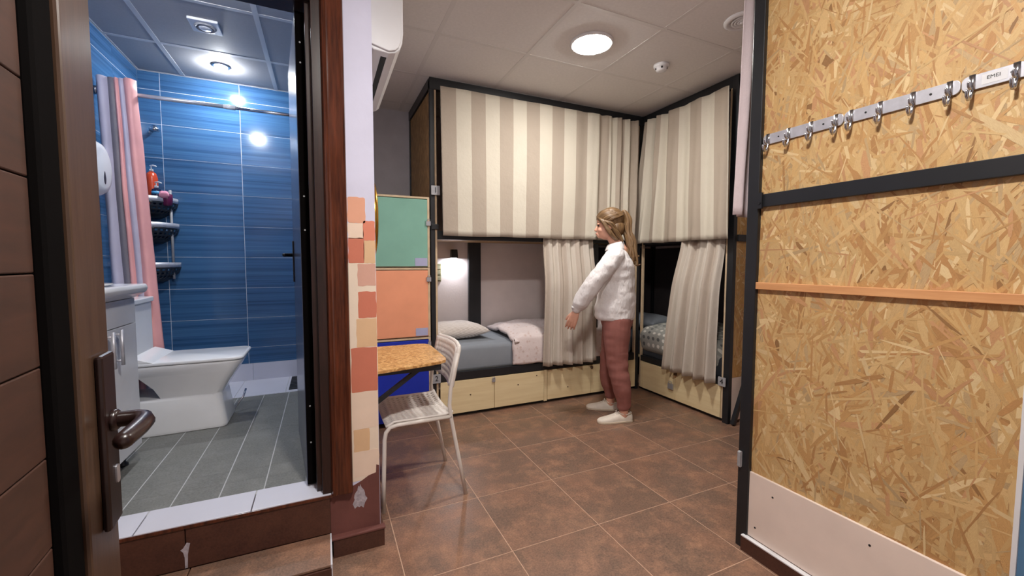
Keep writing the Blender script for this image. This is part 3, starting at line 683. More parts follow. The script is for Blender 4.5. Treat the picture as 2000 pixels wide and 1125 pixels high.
# ------------------------------------------------------------------ curtains
def curtain(name, label, o, u, n, W, zt, zb, amp, freq, m='cloth_stripe', group='striped bunk curtains', off=0., lean=None, nx=220, nz=26, seed=1, thick=.002, hem=.006, out=None):
    """o: start, u: direction along the rail, n: outward normal; amp(s,t), freq(s) give the folds; lean(s,t) moves the cloth along u"""
    u, n, o = Vector(u), Vector(n), Vector(o); r = random.Random(seed); ph = r.uniform(0, 6)
    phase = [0.]
    for i in range(nx): phase.append(phase[-1]+2*pi*freq((i+.5)/nx)*W/nx)
    vv, uvs, arc, prev = [], [], 0., None
    for i in range(nx+1):
        s_ = i/nx; pm = o+u*(s_*W)+n*(amp(s_, .5)*sin(phase[i]+ph))
        if prev is not None: arc += (pm-prev).length
        prev = pm
        for j in range(nz+1):
            t_ = j/nz; z = zt+(zb-zt)*t_
            wob = .35*noise.noise(Vector((s_*6*W+seed, t_*1.6, seed*.7)))
            d = amp(s_, t_)*(sin(phase[i]+ph+wob*2)+.35*sin(phase[i]*2.1+ph*2+t_*1.2)) + .010*noise.noise(Vector((s_*W*3.2, t_*2.2, seed*3.1)))*(.4+t_)
            x = s_*W + (lean(s_, t_) if lean else 0)
            zz = z + (hem*noise.noise(Vector((s_*W*4, 3.3, seed))) if j == nz else 0)
            if out: d += out(s_, t_)
            p = o+u*x+n*d; vv.append((p.x, p.y, zz)); uvs.append((arc+off, t_*(zt-zb)))
    fs = [(i*(nz+1)+j, (i+1)*(nz+1)+j, (i+1)*(nz+1)+j+1, i*(nz+1)+j+1) for i in range(nx) for j in range(nz)]
    me = bpy.data.meshes.new(name); me.from_pydata(vv, [], fs); ul = me.uv_layers.new(name='UVMap')
    fl_ = []
    for lp in me.loops: fl_ += uvs[lp.vertex_index]
    ul.data.foreach_set('uv', fl_); me.materials.append(MATS[m])
    for p in me.polygons: p.use_smooth = True
    ob = place(bpy.data.objects.new(name, me)); sd = ob.modifiers.new('thickness', 'SOLIDIFY'); sd.thickness = thick; sd.offset = 0
    return tag(ob, label, 'curtain', group) if label else ob
def ss(a, b, x): x = min(max((x-a)/(b-a), 0), 1); return x*x*(3-2*x)
curtain('bunk_curtain', 'wide beige striped curtain closing the upper bunk along the back wall', (.826, AY-.056, 0), (1, 0, 0), (0, -1, 0), 1.90, 2.562, 1.452,
        lambda s, t: .003+.026*ss(.55, .95, s)*(.6+.4*t), lambda s: 1.3+9*ss(.55, .95, s), seed=2, lean=lambda s, t: (1-s)*.012*t-.03*s*t*t)
curtain('bunk_curtain', 'gathered beige curtain hanging half open below the wide striped curtain', (1.705, AY-.018, 0), (1, 0, 0), (0, -1, 0), .56, 1.47, .345,
        lambda s, t: .013+.010*t, lambda s: 10.5-2*s, seed=5, off=.05, out=lambda s, t: .048*ss(.02, .4, t), m='cloth_plain', lean=lambda s, t: .045*(1-t)*(s-.5)*-1+.01*t)
curtain('bunk_curtain', 'beige striped curtain of the upper bunk nearest the black post', (BX-.068, 3.075, 0), (0, -1, 0), (-1, 0, 0), .885, 2.548, 1.428,
        lambda s, t: .009+.022*(1-ss(.05, .6, s))+.012*t, lambda s: 4.2+5*(1-ss(.1, .5, s)), seed=9, lean=lambda s, t: -.13*(1-s)*(1-s)*t*(1-s)+.03*t*s)
curtain('bunk_curtain', 'gathered beige curtain hanging beside the dotted duvet', (BX-.018, 2.63, 0), (0, -1, 0), (-1, 0, 0), .40, 1.45, .30,
        lambda s, t: .013+.018*t, lambda s: 11, seed=13, off=.09, out=lambda s, t: .046*ss(.02, .4, t), m='cloth_plain', lean=lambda s, t: -.15*(1-s)*t-.03*t*s)
curtain('bunk_curtain', 'pale curtain seen edge-on behind the tall black post', (1.665, 1.262, 0), (.995, .1, 0), (0, 1, 0), .5, 2.54, 1.455,
        lambda s, t: .012+.012*t, lambda s: 9, 'cloth_lining', seed=17, lean=lambda s, t: -.035*t*(1-s), nx=90)

# ------------------------------------------------------------------ bedding
def rounded_slab(x0, y0, z0, x1, y1, z1, r, seed=0, nx=24, ny=20, puff=0., nzs=.0, scale=7.):
    """closed soft slab; returns MB with UV = x,y"""
    mb = MB(); vv = []; fs = []
    def h(x, y): return puff*sin(pi*(x-x0)/(x1-x0))**.5*sin(pi*(y-y0)/(y1-y0))**.5 + nzs*noise.noise(Vector((x*scale, y*scale, seed)))
    prof = []   # outline from bottom to top
    for k in range(5): a = pi/2*k/4; prof.append((r*(1-sin(a)), z0+r*(1-cos(a))))
    prof = [(r*(1-sin(pi/2*k/4)), z0+r*(1-cos(pi/2*k/4))) for k in range(5)]+[(r*(1-cos(pi/2*k/4)), z1-r+r*sin(pi/2*k/4)) for k in range(5)]
    rings = []
    for ins, z in prof:
        ring = []
        poly = rrect(x0+ins, y0+ins, x1-ins, y1-ins, max(r*1.2-ins*.5, .005), 4)
        out = []
        for i in range(len(poly)):
            a, b = poly[i], poly[(i+1) % len(poly)]; m_ = max(1, int(math.hypot(b[0]-a[0], b[1]-a[1])/.05))
            n_ = 12 if math.hypot(b[0]-a[0], b[1]-a[1]) > .06 else 1
            for k in range(n_): out.append((a[0]+(b[0]-a[0])*k/n_, a[1]+(b[1]-a[1])*k/n_))
        rings.append([(x + nzs*.6*noise.noise(Vector((x*scale, y*scale, z*scale+seed))), y + nzs*.6*noise.noise(Vector((y*scale, x*scale, z*scale+seed+9))), z) for x, y in out])
    mb.loft(rings, cap=False)
    n = len(rings[0]); last = (len(rings)-1)*n
    # top cap: concentric shrink
    cx_, cy_ = (x0+x1)/2, (y0+y1)/2; o = last
    for k in range(1, 9):
        f = 1-k/8; ring = [(cx_+(p[0]-cx_)*f, cy_+(p[1]-cy_)*f) for p in rings[-1]]
        idx = len(mb.v); mb.v += [(a, b, z1+h(min(max(a, x0+.001), x1-.001), min(max(b, y0+.001), y1-.001))) for a, b in ring]
        mb.f += [(o+i, o+(i+1) % n, idx+(i+1) % n, idx+i) for i in range(n)]; o = idx
    mb.f.append(tuple(range(n-1, -1, -1)))
    return mb
def xy_uv(o, f=lambda c: (c.x, c.y+c.z)):
    me = o.data; ul = me.uv_layers.new(name='UVMap')
    for lp in me.loops: ul.data[lp.index].uv = f(me.vertices[lp.vertex_index].co)
def soft(name, label, cat, mb, m, group=None):
    o = mb.build(name, m, None, True); xy_uv(o); return tag(o, label, cat, group)
soft('mattress', 'mattress in a grey fitted sheet on the lower long bunk', 'mattress', rounded_slab(.80, AY+.036, .352, 2.77, YB-.06, .565, .035, 3, nzs=.006, scale=5), 'mattress_grey')
# the front of the sheet bulges over the rail
def pillow(c, w, d, h, rz, tilt=0):
    mb = MB(); vv = []; N = 22; Mx = Matrix.Translation(c) @ Matrix.Rotation(rz, 4, 'Z') @ Matrix.Rotation(tilt, 4, 'X')
    for sgn in (1, -1):
        base = len(mb.v)
        for i in range(N+1):
            for j in range(N+1):
                a, b = -1+2*i/N, -1+2*j/N
                k = max(0, (1-abs(a)**2.6)*(1-abs(b)**2.6))**.5
                px = a*w/2*(1-.07*(1-b*b)*0+-.06*(abs(b) < .99)*(1-b*b)*abs(a)); py = b*d/2*(1-.06*(1-a*a)*abs(b))
                mb.v.append(tuple(Mx @ Vector((px, py, sgn*h/2*k + .006*noise.noise(Vector((a*3, b*3, sgn)))*k))))
        for i in range(N):
            for j in range(N):
                q = [base+i*(N+1)+j, base+(i+1)*(N+1)+j, base+(i+1)*(N+1)+j+1, base+i*(N+1)+j+1]; mb.f.append(tuple(q if sgn > 0 else q[::-1]))
    return mb
def weld(mb, name, m, label, cat, group=None):
    o = mb.build(name, m, None, True); bm = bmesh.new(); bm.from_mesh(o.data); bmesh.ops.remove_doubles(bm, verts=bm.verts, dist=.0005); bmesh.ops.recalc_face_normals(bm, faces=bm.faces); bm.to_mesh(o.data); bm.free()
    return tag(o, label, cat, group)
weld(pillow((1.06, 3.62, .637), .56, .42, .15, .10), 'pillow', 'pillow_print', 'pale pillow with broken stripes on the grey sheet', 'pillow')
# duvet of bunk A: folded back, hangs over the front edge
def duvet_a():
    mb = MB(); NX, NY = 40, 46; vv = []
    path = []    # front-to-back section: (y, z)
    for k in range(NY+1):
        t_ = k/NY
        if t_ < .26:
            q = t_/.26; path.append((AY-.012-.006*sin(pi*q), .375+.22*q))
        elif t_ < .38:
            q = (t_-.26)/.12; a = q*pi/2; path.append((AY-.012+.06*(1-cos(a)), .595+.045*sin(a)))
        else:
            q = (t_-.38)/.62; path.append((AY+.048+q*(YB-.08-AY-.048), .64+.03*sin(pi*q)))
    for i in range(NX+1):
        for k in range(NY+1):
            y, z = path[k]; t_ = k/NY
            xs = 1.455+.10*max(0, (t_-.3)/.7)**1.2*.5 + .012*noise.noise(Vector((t_*9, 2, 5)))
            x = xs+(2.66-xs)*i/NX
            e = min(1, i/3)
            lift = .022*noise.noise(Vector((x*5, y*5, 1.7)))+.012*noise.noise(Vector((x*13, y*13, 4.1)))
            z2 = z+(lift if t_ > .3 else 0) - (1-e)*(.035 if t_ > .3 else 0); y2 = y-(lift*.35 if t_ <= .33 else 0)+(1-e)*(.014 if t_ <= .3 else 0)
            if k == 0: z2 += .010*noise.noise(Vector((x*14, 0, 2)))
            vv.append((x, y2, z2))
    mb.add(vv, [(i*(NY+1)+k, (i+1)*(NY+1)+k, (i+1)*(NY+1)+k+1, i*(NY+1)+k+1) for i in range(NX) for k in range(NY)])
    o = mb.build('duvet', 'duvet_print', None, True, fix=False); sd = o.modifiers.new('thickness', 'SOLIDIFY'); sd.thickness = .03; sd.offset = -1
    return tag(o, 'pale pink printed duvet folded back on the grey sheet', 'duvet')
duvet_a()
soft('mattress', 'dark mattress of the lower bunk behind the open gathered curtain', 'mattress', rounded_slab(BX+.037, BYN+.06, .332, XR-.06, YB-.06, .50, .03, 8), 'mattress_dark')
dv = rounded_slab(BX-.004, 2.26, .372, 3.68, AY+.05, .63, .09, 21, puff=.035, nzs=.014, scale=6).build('duvet', 'duvet_dots', None, True); xy_uv(dv, lambda c: (c.y, c.x+c.z)); tag(dv, 'thick grey duvet with white and dark dots', 'duvet')
weld(pillow((3.3, 3.62, .60), .42, .58, .16, .1), 'pillow', 'mattress_grey', 'grey pillow in the dark lower bunk behind dotted duvet', 'pillow')

# reading lamp and small picture on the back wall inside the lower bunk
rl = thing('reading_lamp', 'small black reading lamp shining down inside the lower bunk', 'lamp', (1.17, YB, 1.34))
MB().lathe([(.022, -.012), (.022, 0)], (1.17, YB-.001, 1.352), 'y', 16).build('wall_mount', 'black_plastic', rl, True)
MB().tube([(1.17, YB-.01, 1.352), (1.17, YB-.035, 1.35)], .006, 8).build('arm', 'black_plastic', rl, True)
MB().add([(1.17+a*w, YB-.05+b*w*.9, z) for z, w in ((1.292, .034), (1.374, .029)) for a, b in ((-1, -1), (1, -1), (1, 1), (-1, 1))], [(0, 3, 2, 1), (4, 5, 6, 7), (0, 1, 5, 4), (1, 2, 6, 5), (2, 3, 7, 6), (3, 0, 4, 7)]).build('shade', 'black_plastic', rl, False, .004)
MB().lathe([(.024, -.001), (.024, .001)], (1.17, YB-.05, 1.2915), 'z', 16).build('bulb', 'lamp_cool', rl)
disc_light('reading_light', rl, (1.17, YB-.05, 1.289), .022, READ_W, (.92, .94, 1))
sp_ = thing('switch_panel', 'small greenish socket panel on the wall below the reading lamp', 'socket', (1.0, YB, 1.15))
box('plate', (.945, YB-.01, 1.06), (1.052, YB, 1.235), 'switch_plate', sp_, .003)
for k in range(3): box('module', (.952, YB-.015, 1.074+k*.052), (1.044, YB-.0102, 1.116+k*.052), 'art_print', sp_, .002)
s2 = thing('socket_box', 'dark square box on the wall inside the lower bunk by the dotted duvet', 'socket', (XR-.035, 3.42, 1.2))
box('housing', (XR-.075, 3.33, 1.17), (XR-.031, 3.45, 1.36), 'black_plastic', s2, .004); box('cover', (XR-.08, 3.345, 1.19), (XR-.0755, 3.435, 1.34), 'basket_dark', s2, .003)

# ------------------------------------------------------------------ ceiling fittings
emit('glow_main', (1, .955, .90), ROOM_W/(pi*.047)); emit('glow_entry', (1, .955, .90), ENTRY_W/(pi*.047))
def round_lamp(x, y, label, m):
    o = thing('ceiling_lamp', label, 'lamp', (x, y, ZC), 0, 'round ceiling lamps')
    MB().lathe([(.135, .004), (.137, -.008), (.128, -.014), (.120, -.012), (.118, -.004)], (x, y, ZC), 'z', 48).build('rim', 'white_plastic', o, True)
    MB().lathe([(.118, -.008), (.115, -.014), (.102, -.019), (.07, -.024), (.03, -.027), (.004, -.0275)], (x, y, ZC), 'z', 40).build('diffuser', m, o, True)
round_lamp(1.587, 2.273, 'bright round ceiling lamp in the middle of the room', 'glow_main')
round_lamp(.369, .446, 'round ceiling lamp above the entrance', 'glow_entry')
o = thing('smoke_detector', 'white domed smoke detector on the ceiling', 'smoke detector', (2.207, 2.313, ZC))
MB().lathe([(.052, .004), (.052, -.012), (.048, -.018), (.04, -.02), (.04, -.03), (.034, -.04), (.018, -.045)], (2.207, 2.313, ZC), 'z', 28).build('housing', 'white_plastic', o, True)
for k in range(5): a = k*2*pi/5+.3; MB().box((-.006, -.003, -.034), (.006, .003, -.022)).build('slot', 'ink', o).matrix_basis = Matrix.Translation((2.207+.0385*cos(a), 2.313+.0385*sin(a), ZC)) @ Matrix.Rotation(a+pi/2, 4, 'Z')
o = thing('ceiling_vent', 'round white air vent on the ceiling by the black post', 'vent', (2.232, 1.705, ZC))
MB().lathe([(.10, .004), (.10, -.006), (.085, -.014), (.07, -.010), (.068, .002)], (2.232, 1.705, ZC), 'z', 36).build('rim', 'white_plastic', o, True)
for r_ in (.058, .042, .026): MB().lathe([(r_, -.002), (r_+.004, -.012), (r_-.008, -.012), (r_-.010, -.002)], (2.232, 1.705, ZC), 'z', 28).build('ring', 'white_plastic', o, True)
MB().lathe([(.014, .0), (.016, -.014), (.008, -.018)], (2.232, 1.705, ZC), 'z', 18).build('hub', 'white_plastic', o, True)
def spotlight(x, y, label, w):
    o = thing('ceiling_spotlight', label, 'lamp', (x, y, ZC), 0, 'bathroom ceiling spotlights')
    MB().lathe([(.055, .004), (.055, -.006), (.042, -.010), (.040, -.003)], (x, y, ZC), 'z', 28).build('rim', 'chrome', o, True)
    MB().lathe([(.0385, -.004), (.037, -.016), (.030, -.026), (.018, -.032), (.004, -.034)], (x, y, ZC), 'z', 24).build('bulb', 'spot_glow', o, True)
emit('spot_glow', (.94, .97, 1), BATH_W/(pi*.0058))
spotlight(-.63, 3.63, 'small glowing spotlight near the blue back wall', 1)
spotlight(-.63, 2.4, 'added unseen spotlight above the bathroom vanity', 1)  # unseen lamp, added for extra light at the vanity end
o = thing('exhaust_fan', 'square white exhaust fan cover on the bathroom ceiling', 'fan', (-.6, 3.06, ZC))
MB().prism(rrect(-.675, 2.985, -.525, 3.135, .008, 3), ZC-.012, ZC+.004, 'z').build('cover', 'white_plastic', o, False, .003)
MB().lathe([(.055, -.0122), (.052, -.020), (.046, -.020), (.044, -.0125)], (-.6, 3.06, ZC), 'z', 30).build('ring', 'plate_grey', o, True)
MB().lathe([(.032, -.0122), (.034, -.018), (.026, -.024)], (-.6, 3.06, ZC), 'z', 24).build('hub', 'white_plastic', o, True)

# ------------------------------------------------------------------ wall-mounted things on the left wall
o = thing('air_conditioner', 'white wall air conditioner seen from its end near the ceiling', 'air conditioner', (XL, 1.97, 2.19))
prof = [(XL, 2.20), (XL+.02, 2.185), (XL+.085, 2.18), (XL+.115, 2.188), (XL+.134, 2.205), (XL+.145, 2.235), (XL+.15, 2.28), (XL+.15, 2.44), (XL+.142, 2.46), (XL, 2.465)]
MB().prism(prof, 1.975, 2.77, 'y').build('body', 'white_plastic', o, False, .004)
prof2 = [(XL+.002, 2.206), (XL+.085, 2.187), (XL+.112, 2.195), (XL+.128, 2.211), (XL+.138, 2.238), (XL+.142, 2.28), (XL+.142, 2.43), (XL+.002, 2.45)]
MB().prism(prof2, 1.965, 1.975, 'y').build('end_cap', 'white_plastic', o, False, .003)
MB().add([(XL+.055, 2.02, 2.181), (XL+.08, 2.02, 2.1785), (XL+.08, 2.73, 2.1785), (XL+.055, 2.73, 2.181), (XL+.055, 2.02, 2.184), (XL+.08, 2.02, 2.184), (XL+.08, 2.73, 2.184), (XL+.055, 2.73, 2.184)], [(0, 3, 2, 1), (4, 5, 6, 7), (0, 1, 5, 4), (1, 2, 6, 5), (2, 3, 7, 6), (3, 0, 4, 7)]).build('louver_slot', 'ink', o)
o = thing('round_mirror', 'round mirror with a brass rim on the painted wall', 'mirror', (XL, 2.2, 1.46))
MB().lathe([(.178, 0), (.186, .008), (.187, .028), (.180, .034), (.170, .028), (.170, .014)], (XL, 2.205, 1.46), 'x', 64).build('rim', 'brass', o, True)
MB().lathe([(.170, .006), (.170, .016)], (XL, 2.205, 1.46), 'x', 64).build('glass', 'mirror_glass', o)
# folding wall table
o = thing('folding_table', 'small chipboard folding table on a black bracket fixed to wall', 'table', (XL, 2.3, .74))
poly = [(XL+.001, 1.995), (.49, 2.06), (.54, 2.076), (.572, 2.098), (.586, 2.14), (.592, 2.50), (.588, 2.545), (.567, 2.575), (.52, 2.59), (XL+.001, 2.59)]
MB().prism(poly, .722, .738, 'z').build('top', 'chipboard', o, False, .003)
for y in (2.10, 2.50):
    fr_ = MB().bar((XL+.01, y, .705), (.545, y, .705), .026, .03).build('arm', 'black_steel', o)
    MB().bar((.43, y, .70), (XL+.015, y, .555), .022, .02).build('brace', 'black_steel', o)
    box('wall_bar', (XL+.001, y-.013, .45), (XL+.014, y+.013, .72), 'black_steel', o)

# ------------------------------------------------------------------ white chair (local frame: x forward, y left, origin on the floor)
ch = thing('chair', 'white steel chair with slotted plastic seat pushed under table', 'chair', (.468, 2.285, 0), pi)
def slotted(nu, nv, fn, us, vs2, name, hole, th):
    """us, vs2: cell boundaries; fn(u,v)->point; hole(i,j) marks open cells"""
    mb = MB(); mb.v = [tuple(fn(u_, v_)) for u_ in us for v_ in vs2]; n = len(vs2)
    mb.f = [(i*n+j, (i+1)*n+j, (i+1)*n+j+1, i*n+j+1) for i in range(len(us)-1) for j in range(n-1) if not hole(i, j)]
    ob = mb.build(name, 'chair_white', ch, True, 0, True, fix=False); sd = ob.modifiers.new('t', 'SOLIDIFY'); sd.thickness = th; sd.offset = 0
    return ob
def cells(a, b, n, edge, gap):
    out = [a]; w = (b-a-2*edge-(n-1)*gap)/n; x = a+edge
    for k in range(n): out += [x, x+w]; x += w+gap
    return out+[b]
HW = .205
su = cells(-.138, .205, 11, .018, .013); sv = cells(-HW, HW, 15, .028, .013)
slotted(0, 0, lambda u_, v_: (u_, v_, .452-.022*(1-(v_/HW)**2)*(1 if u_ < .1 else max(0, 1-(u_-.1)/.2)) + .010*ss(-.09, -.138, u_)-.02*ss(.16, .205, u_)*1), su, sv, 'seat', lambda i, j: i % 2 == 1 and j % 2 == 1, .009)
bu = cells(.60, .80, 6, .024, .014); bv = cells(-HW+.005, HW-.005, 15, .03, .012)
slotted(0, 0, lambda u_, v_: (-.128-.22*(u_-.6)-.03*(1-(v_/HW)**2)+.01, v_, u_), bu, bv, 'backrest', lambda i, j: i % 2 == 1 and j % 2 == 1, .016)
for sd_ in (-1, 1):
    y = sd_*HW
    MB().tube([(-.205, y*1.0, .0), (-.168, y, .2), (-.128, y, .42), (-.118, y, .50), (-.125, y, .58), (-.14, y, .66), (-.165, y, .77)], .0105, 10).build('rear_leg', 'chair_white', ch, True, 0, True)
    MB().tube([(.222, y, 0), (.218, y, .2), (.212, y, .37), (.205, y, .405), (.185, y, .428), (.15, y, .435), (-.128, y, .437)], .0105, 10).build('front_leg', 'chair_white', ch, True, 0, True)
    MB().tube([(-.133, y*.985, .60), (-.150, y*.985, .69), (-.172, y*.985, .79), (-.175, y*.93, .803)], .0125, 10, ball=True).build('back_edge', 'chair_white', ch, True, 0, True)
MB().tube([(-.174, -HW*.95, .80), (-.198, -HW*.4, .802), (-.203, 0, .802), (-.198, HW*.4, .802), (-.174, HW*.95, .80)], .0115, 10, ball=True).build('top_edge', 'chair_white', ch, True, 0, True)
MB().tube([(.16, -HW, .432), (.16, HW, .432)], .008, 8).build('cross_tube', 'chair_white', ch, True, 0, True)
MB().tube([(-.125, -HW, .43), (-.125, HW, .43)], .008, 8).build('cross_tube', 'chair_white', ch, True, 0, True)

# ------------------------------------------------------------------ bathroom things
# toilet: faces +X, tank against the left wall
tz = ZB
to = thing('toilet', 'white square toilet with lid closed beside the vanity', 'toilet', (-.85, 3.03, tz))
def sect(x, y0, y1, z, r=.03): return None
cy = 3.03
def ring_rr(x0, x1, hw0, hw1, z, rf=.06, n=6):
    """plan outline with square back and rounded front corners"""
    pts = [(x0, cy-hw0, z)]
    for k in range(n+1): a = -pi/2+pi/2*k/n; pts.append((x1-rf+rf*cos(a), cy-hw1+rf+rf*sin(a), z))
    for k in range(n+1): a = pi/2*k/n; pts.append((x1-rf+rf*cos(a), cy+hw1-rf+rf*sin(a), z))
    pts.append((x0, cy+hw0, z)); return pts
rings = [ring_rr(-1.10, -.545, .165, .14, tz+.001, .035), ring_rr(-1.10, -.54, .165, .14, tz+.02, .035), ring_rr(-1.10, -.565, .155, .135, tz+.19, .04), ring_rr(-1.10, -.566, .15, .134, tz+.202, .04), ring_rr(-.85, -.562, .135, .135, tz+.206, .05), ring_rr(-.875, -.53, .15, .15, tz+.265, .05),
         ring_rr(-.93, -.485, .17, .168, tz+.335, .05), ring_rr(-.96, -.48, .175, .17, tz+.345, .05), ring_rr(-.96, -.455, .18, .176, tz+.385, .05), ring_rr(-.96, -.452, .18, .178, tz+.398, .05)]
MB().loft(rings).build('bowl', 'white_gloss', to, True, .006)
lid = [ring_rr(-.955, -.446, .182, .18, tz+.402, .05), ring_rr(-.955, -.442, .184, .182, tz+.410, .05), ring_rr(-.955, -.446, .182, .18, tz+.418, .05), ring_rr(-.95, -.452, .176, .174, tz+.421, .048)]
MB().loft(lid).build('lid', 'white_gloss', to, True, .002)
MB().add([(-.955, cy-.18, tz+.42), (-.86, cy-.18, tz+.42), (-.955, cy-.18, tz+.455), (-.955, cy+.18, tz+.42), (-.86, cy+.18, tz+.42), (-.955, cy+.18, tz+.455)], [(0, 1, 2), (5, 4, 3), (0, 3, 4, 1), (1, 4, 5, 2), (2, 5, 3, 0)]).build('lid_ramp', 'white_gloss', to, False, .003)
MB().prism(rrect(-1.19, cy-.18, -.955, cy+.18, .03, 4), tz+.36, tz+.735, 'z').build('tank', 'white_gloss', to, False, .008)
MB().prism(rrect(-1.192, cy-.19, -.945, cy+.19, .03, 4), tz+.736, tz+.765, 'z').build('tank_lid', 'white_gloss', to, False, .006)
MB().tube([(-.55, cy+.11, tz+.02), (-.50, cy+.16, tz+.09), (-.49, cy+.19, tz+.13)], .006, 8).build('valve', 'chrome', to, True)
# vanity: front faces +X
VX, VY0, VY1 = -.835, 2.03, 2.575
va = thing('vanity_cabinet', 'white bathroom vanity with steel bar handles and ceramic basin', 'cabinet', (-1.0, 2.3, tz))
box('body', (-1.192, VY0, tz+.08), (VX-.018, VY1, tz+.80), 'white_lacquer', va, .002)
vd = None
for a, b in ((VY0, 2.2785), (2.2815, VY1)):
    vd = box('door', (VX-.0175, a, tz+.082), (VX, b, tz+.68), 'white_lacquer', va, .0015)
    hy = 2.245 if b < 2.3 else 2.325
    MB().tube([(VX+.032, hy, tz+.525), (VX+.032, hy, tz+.68)], .007, 10).tube([(VX, hy, tz+.545), (VX+.032, hy, tz+.545)], .0045, 8).tube([(VX, hy, tz+.66), (VX+.032, hy, tz+.66)], .0045, 8).build('handle', 'brushed_steel', vd, True)
box('false_front', (VX-.0175, VY0, tz+.684), (VX, VY1, tz+.80), 'white_lacquer', va, .0015)
bs = MB(); bs.add([(x, y, z) for y in (VY0-.015, VY1+.012) for x, z in ((VX+.045, tz+.868), (VX+.052, tz+.85), (VX+.045, tz+.83), (VX-.005, tz+.801), (-1.194, tz+.801), (-1.194, tz+.868))],
                  [(0, 1, 2, 3, 4, 5), (11, 10, 9, 8, 7, 6)]+[(i, i+6, (i+1) % 6+6, (i+1) % 6) for i in range(6)])
bs.build('basin', 'white_gloss', va, False, .006)
MB().lathe([(.18, .012), (.17, .004), (.02, .002)], (-1.0, 2.3, tz+.868), 'z', 30).build('bowl_rim', 'white_gloss', va, True)
for x, y in ((VX-.06, VY1-.05), (VX-.06, VY0+.05), (-1.14, VY1-.05)): MB().lathe([(.022, 0), (.022, .01), (.012, .02), (.012, .08)], (x, y, tz), 'z', 14).build('foot', 'drain', va, True)
# dispenser on the left wall
o = thing('paper_dispenser', 'white oval paper dispenser hanging on the blue tiled wall', 'dispenser', (BX0, 2.975, 1.75))
MB().add(*(lambda N: ([(BX0+.006+d, 2.975+w*cos(2*pi*k/N), 1.748+h*sin(2*pi*k/N)) for d, w, h in ((0, .135, .145), (.10, .135, .145), (.122, .122, .13), (.13, .09, .10)) for k in range(N)],
          [(i*N+k, i*N+(k+1) % N, (i+1)*N+(k+1) % N, (i+1)*N+k) for i in range(3) for k in range(N)]+[tuple(range(N-1, -1, -1)), tuple(3*N+k for k in range(N))]))(36)).build('cover', 'white_plastic', o, True, 0)
MB().add(*(lambda N: ([(BX0+.134+d, 2.985+.012*cos(2*pi*k/N)*(1-.5*max(0, sin(2*pi*k/N))), 1.70+.035*sin(2*pi*k/N)) for d in (0, .003) for k in range(N)], [(k, (k+1) % N, N+(k+1) % N, N+k) for k in range(N)]+[tuple(range(N-1, -1, -1)), tuple(N+k for k in range(N))]))(20)).build('window', 'basket_dark', o)
# rod and shower curtain
o = thing('curtain_rod', 'thin steel shower curtain rod across the bathroom', 'rod', (BX0, 3.29, 2.255))
MB().tube([(BX0+.006, 3.29, 2.255), (-.53, 3.29, 2.255)], .0125, 12).build('tube', 'brushed_steel', o, True)
MB().tube([(-.55, 3.29, 2.255), (BX1-.006, 3.29, 2.255)], .0105, 12).build('inner_tube', 'chrome', o, True)
MB().tube([(-.565, 3.29, 2.255), (-.50, 3.29, 2.255)], .0145, 12).build('coupling', 'white_plastic', o, True)
for x in (BX0+.005, BX1-.017): MB().lathe([(.025, 0), (.025, .012)], (x, 3.29, 2.255), 'x', 18).build('flange', 'chrome', o, True)
sc = thing('shower_curtain', 'pink and grey shower curtain gathered at the left wall', 'curtain', (-1.1, 3.4, .5))
def fold(x0, x1, y, m, bx0, bx1, bulge, ztop=2.36, zbot=.44):
    mb = MB(); N, K = 14, 30
    for k in range(K+1):
        t_ = k/K; z = ztop+(zbot-ztop)*t_; a, b = x0+(bx0-x0)*t_, x1+(bx1-x1)*t_
        for i in range(N+1):
            s_ = i/N; mb.v.append((a+(b-a)*s_+.004*noise.noise(Vector((s_*2, t_*7, x0*20))), y-bulge*sin(pi*s_)*(1+.15*sin(t_*9+x0*30))-.05*t_*0, z))
    mb.f = [(k*(N+1)+i, k*(N+1)+i+1, (k+1)*(N+1)+i+1, (k+1)*(N+1)+i) for k in range(K) for i in range(N)]
    ob = mb.build('fold', m, sc, True, fix=False); sd = ob.modifiers.new('t', 'SOLIDIFY'); sd.thickness = .003
for x0, x1, y, m, b0, b1, bu in ((-1.182, -1.130, 3.275, 'curtain_grey', -1.150, -1.085, .03), (-1.140, -1.088, 3.285, 'curtain_dark', -1.10, -1.035, .03), (-1.098, -1.078, 3.265, 'curtain_pink', -1.055, -1.02, .02),
                                (-1.083, -1.046, 3.275, 'curtain_grey', -1.03, -.965, .03), (-1.055, -.998, 3.265, 'curtain_pink', -.99, -.915, .035), (-1.182, -1.02, 3.30, 'curtain_dark', -1.15, -.94, .01)):
    fold(x0, x1, y, m, b0, b1, bu, 2.33)
for x in (-1.15, -1.10, -1.06, -1.02): MB().lathe([(.028, -.002), (.028, .002), (.019, .002), (.019, -.002)], (x, 3.29, 2.255), 'x', 18).build('eyelet', 'chrome', sc, True)
# shower head stub
o = thing('wall_shower', 'chrome shower head holder on the blue back wall', 'shower', (-1.08, BY1, 2.2))
MB().tube([(-1.1, BY1-.005, 2.235), (-1.1, BY1-.06, 2.23), (-1.085, BY1-.11, 2.215)], .010, 10, ball=True).build('arm', 'chrome', o, True)
MB().lathe([(.03, 0), (.034, .012), (.012, .04)], (-1.08, BY1-.12, 2.185), 'z', 20).build('head', 'chrome', o, True)
MB().tube([(-1.135, BY1-.01, 2.2), (-1.13, BY1-.05, 2.19)], .012, 10, ball=True).build('knob', 'chrome', o, True)
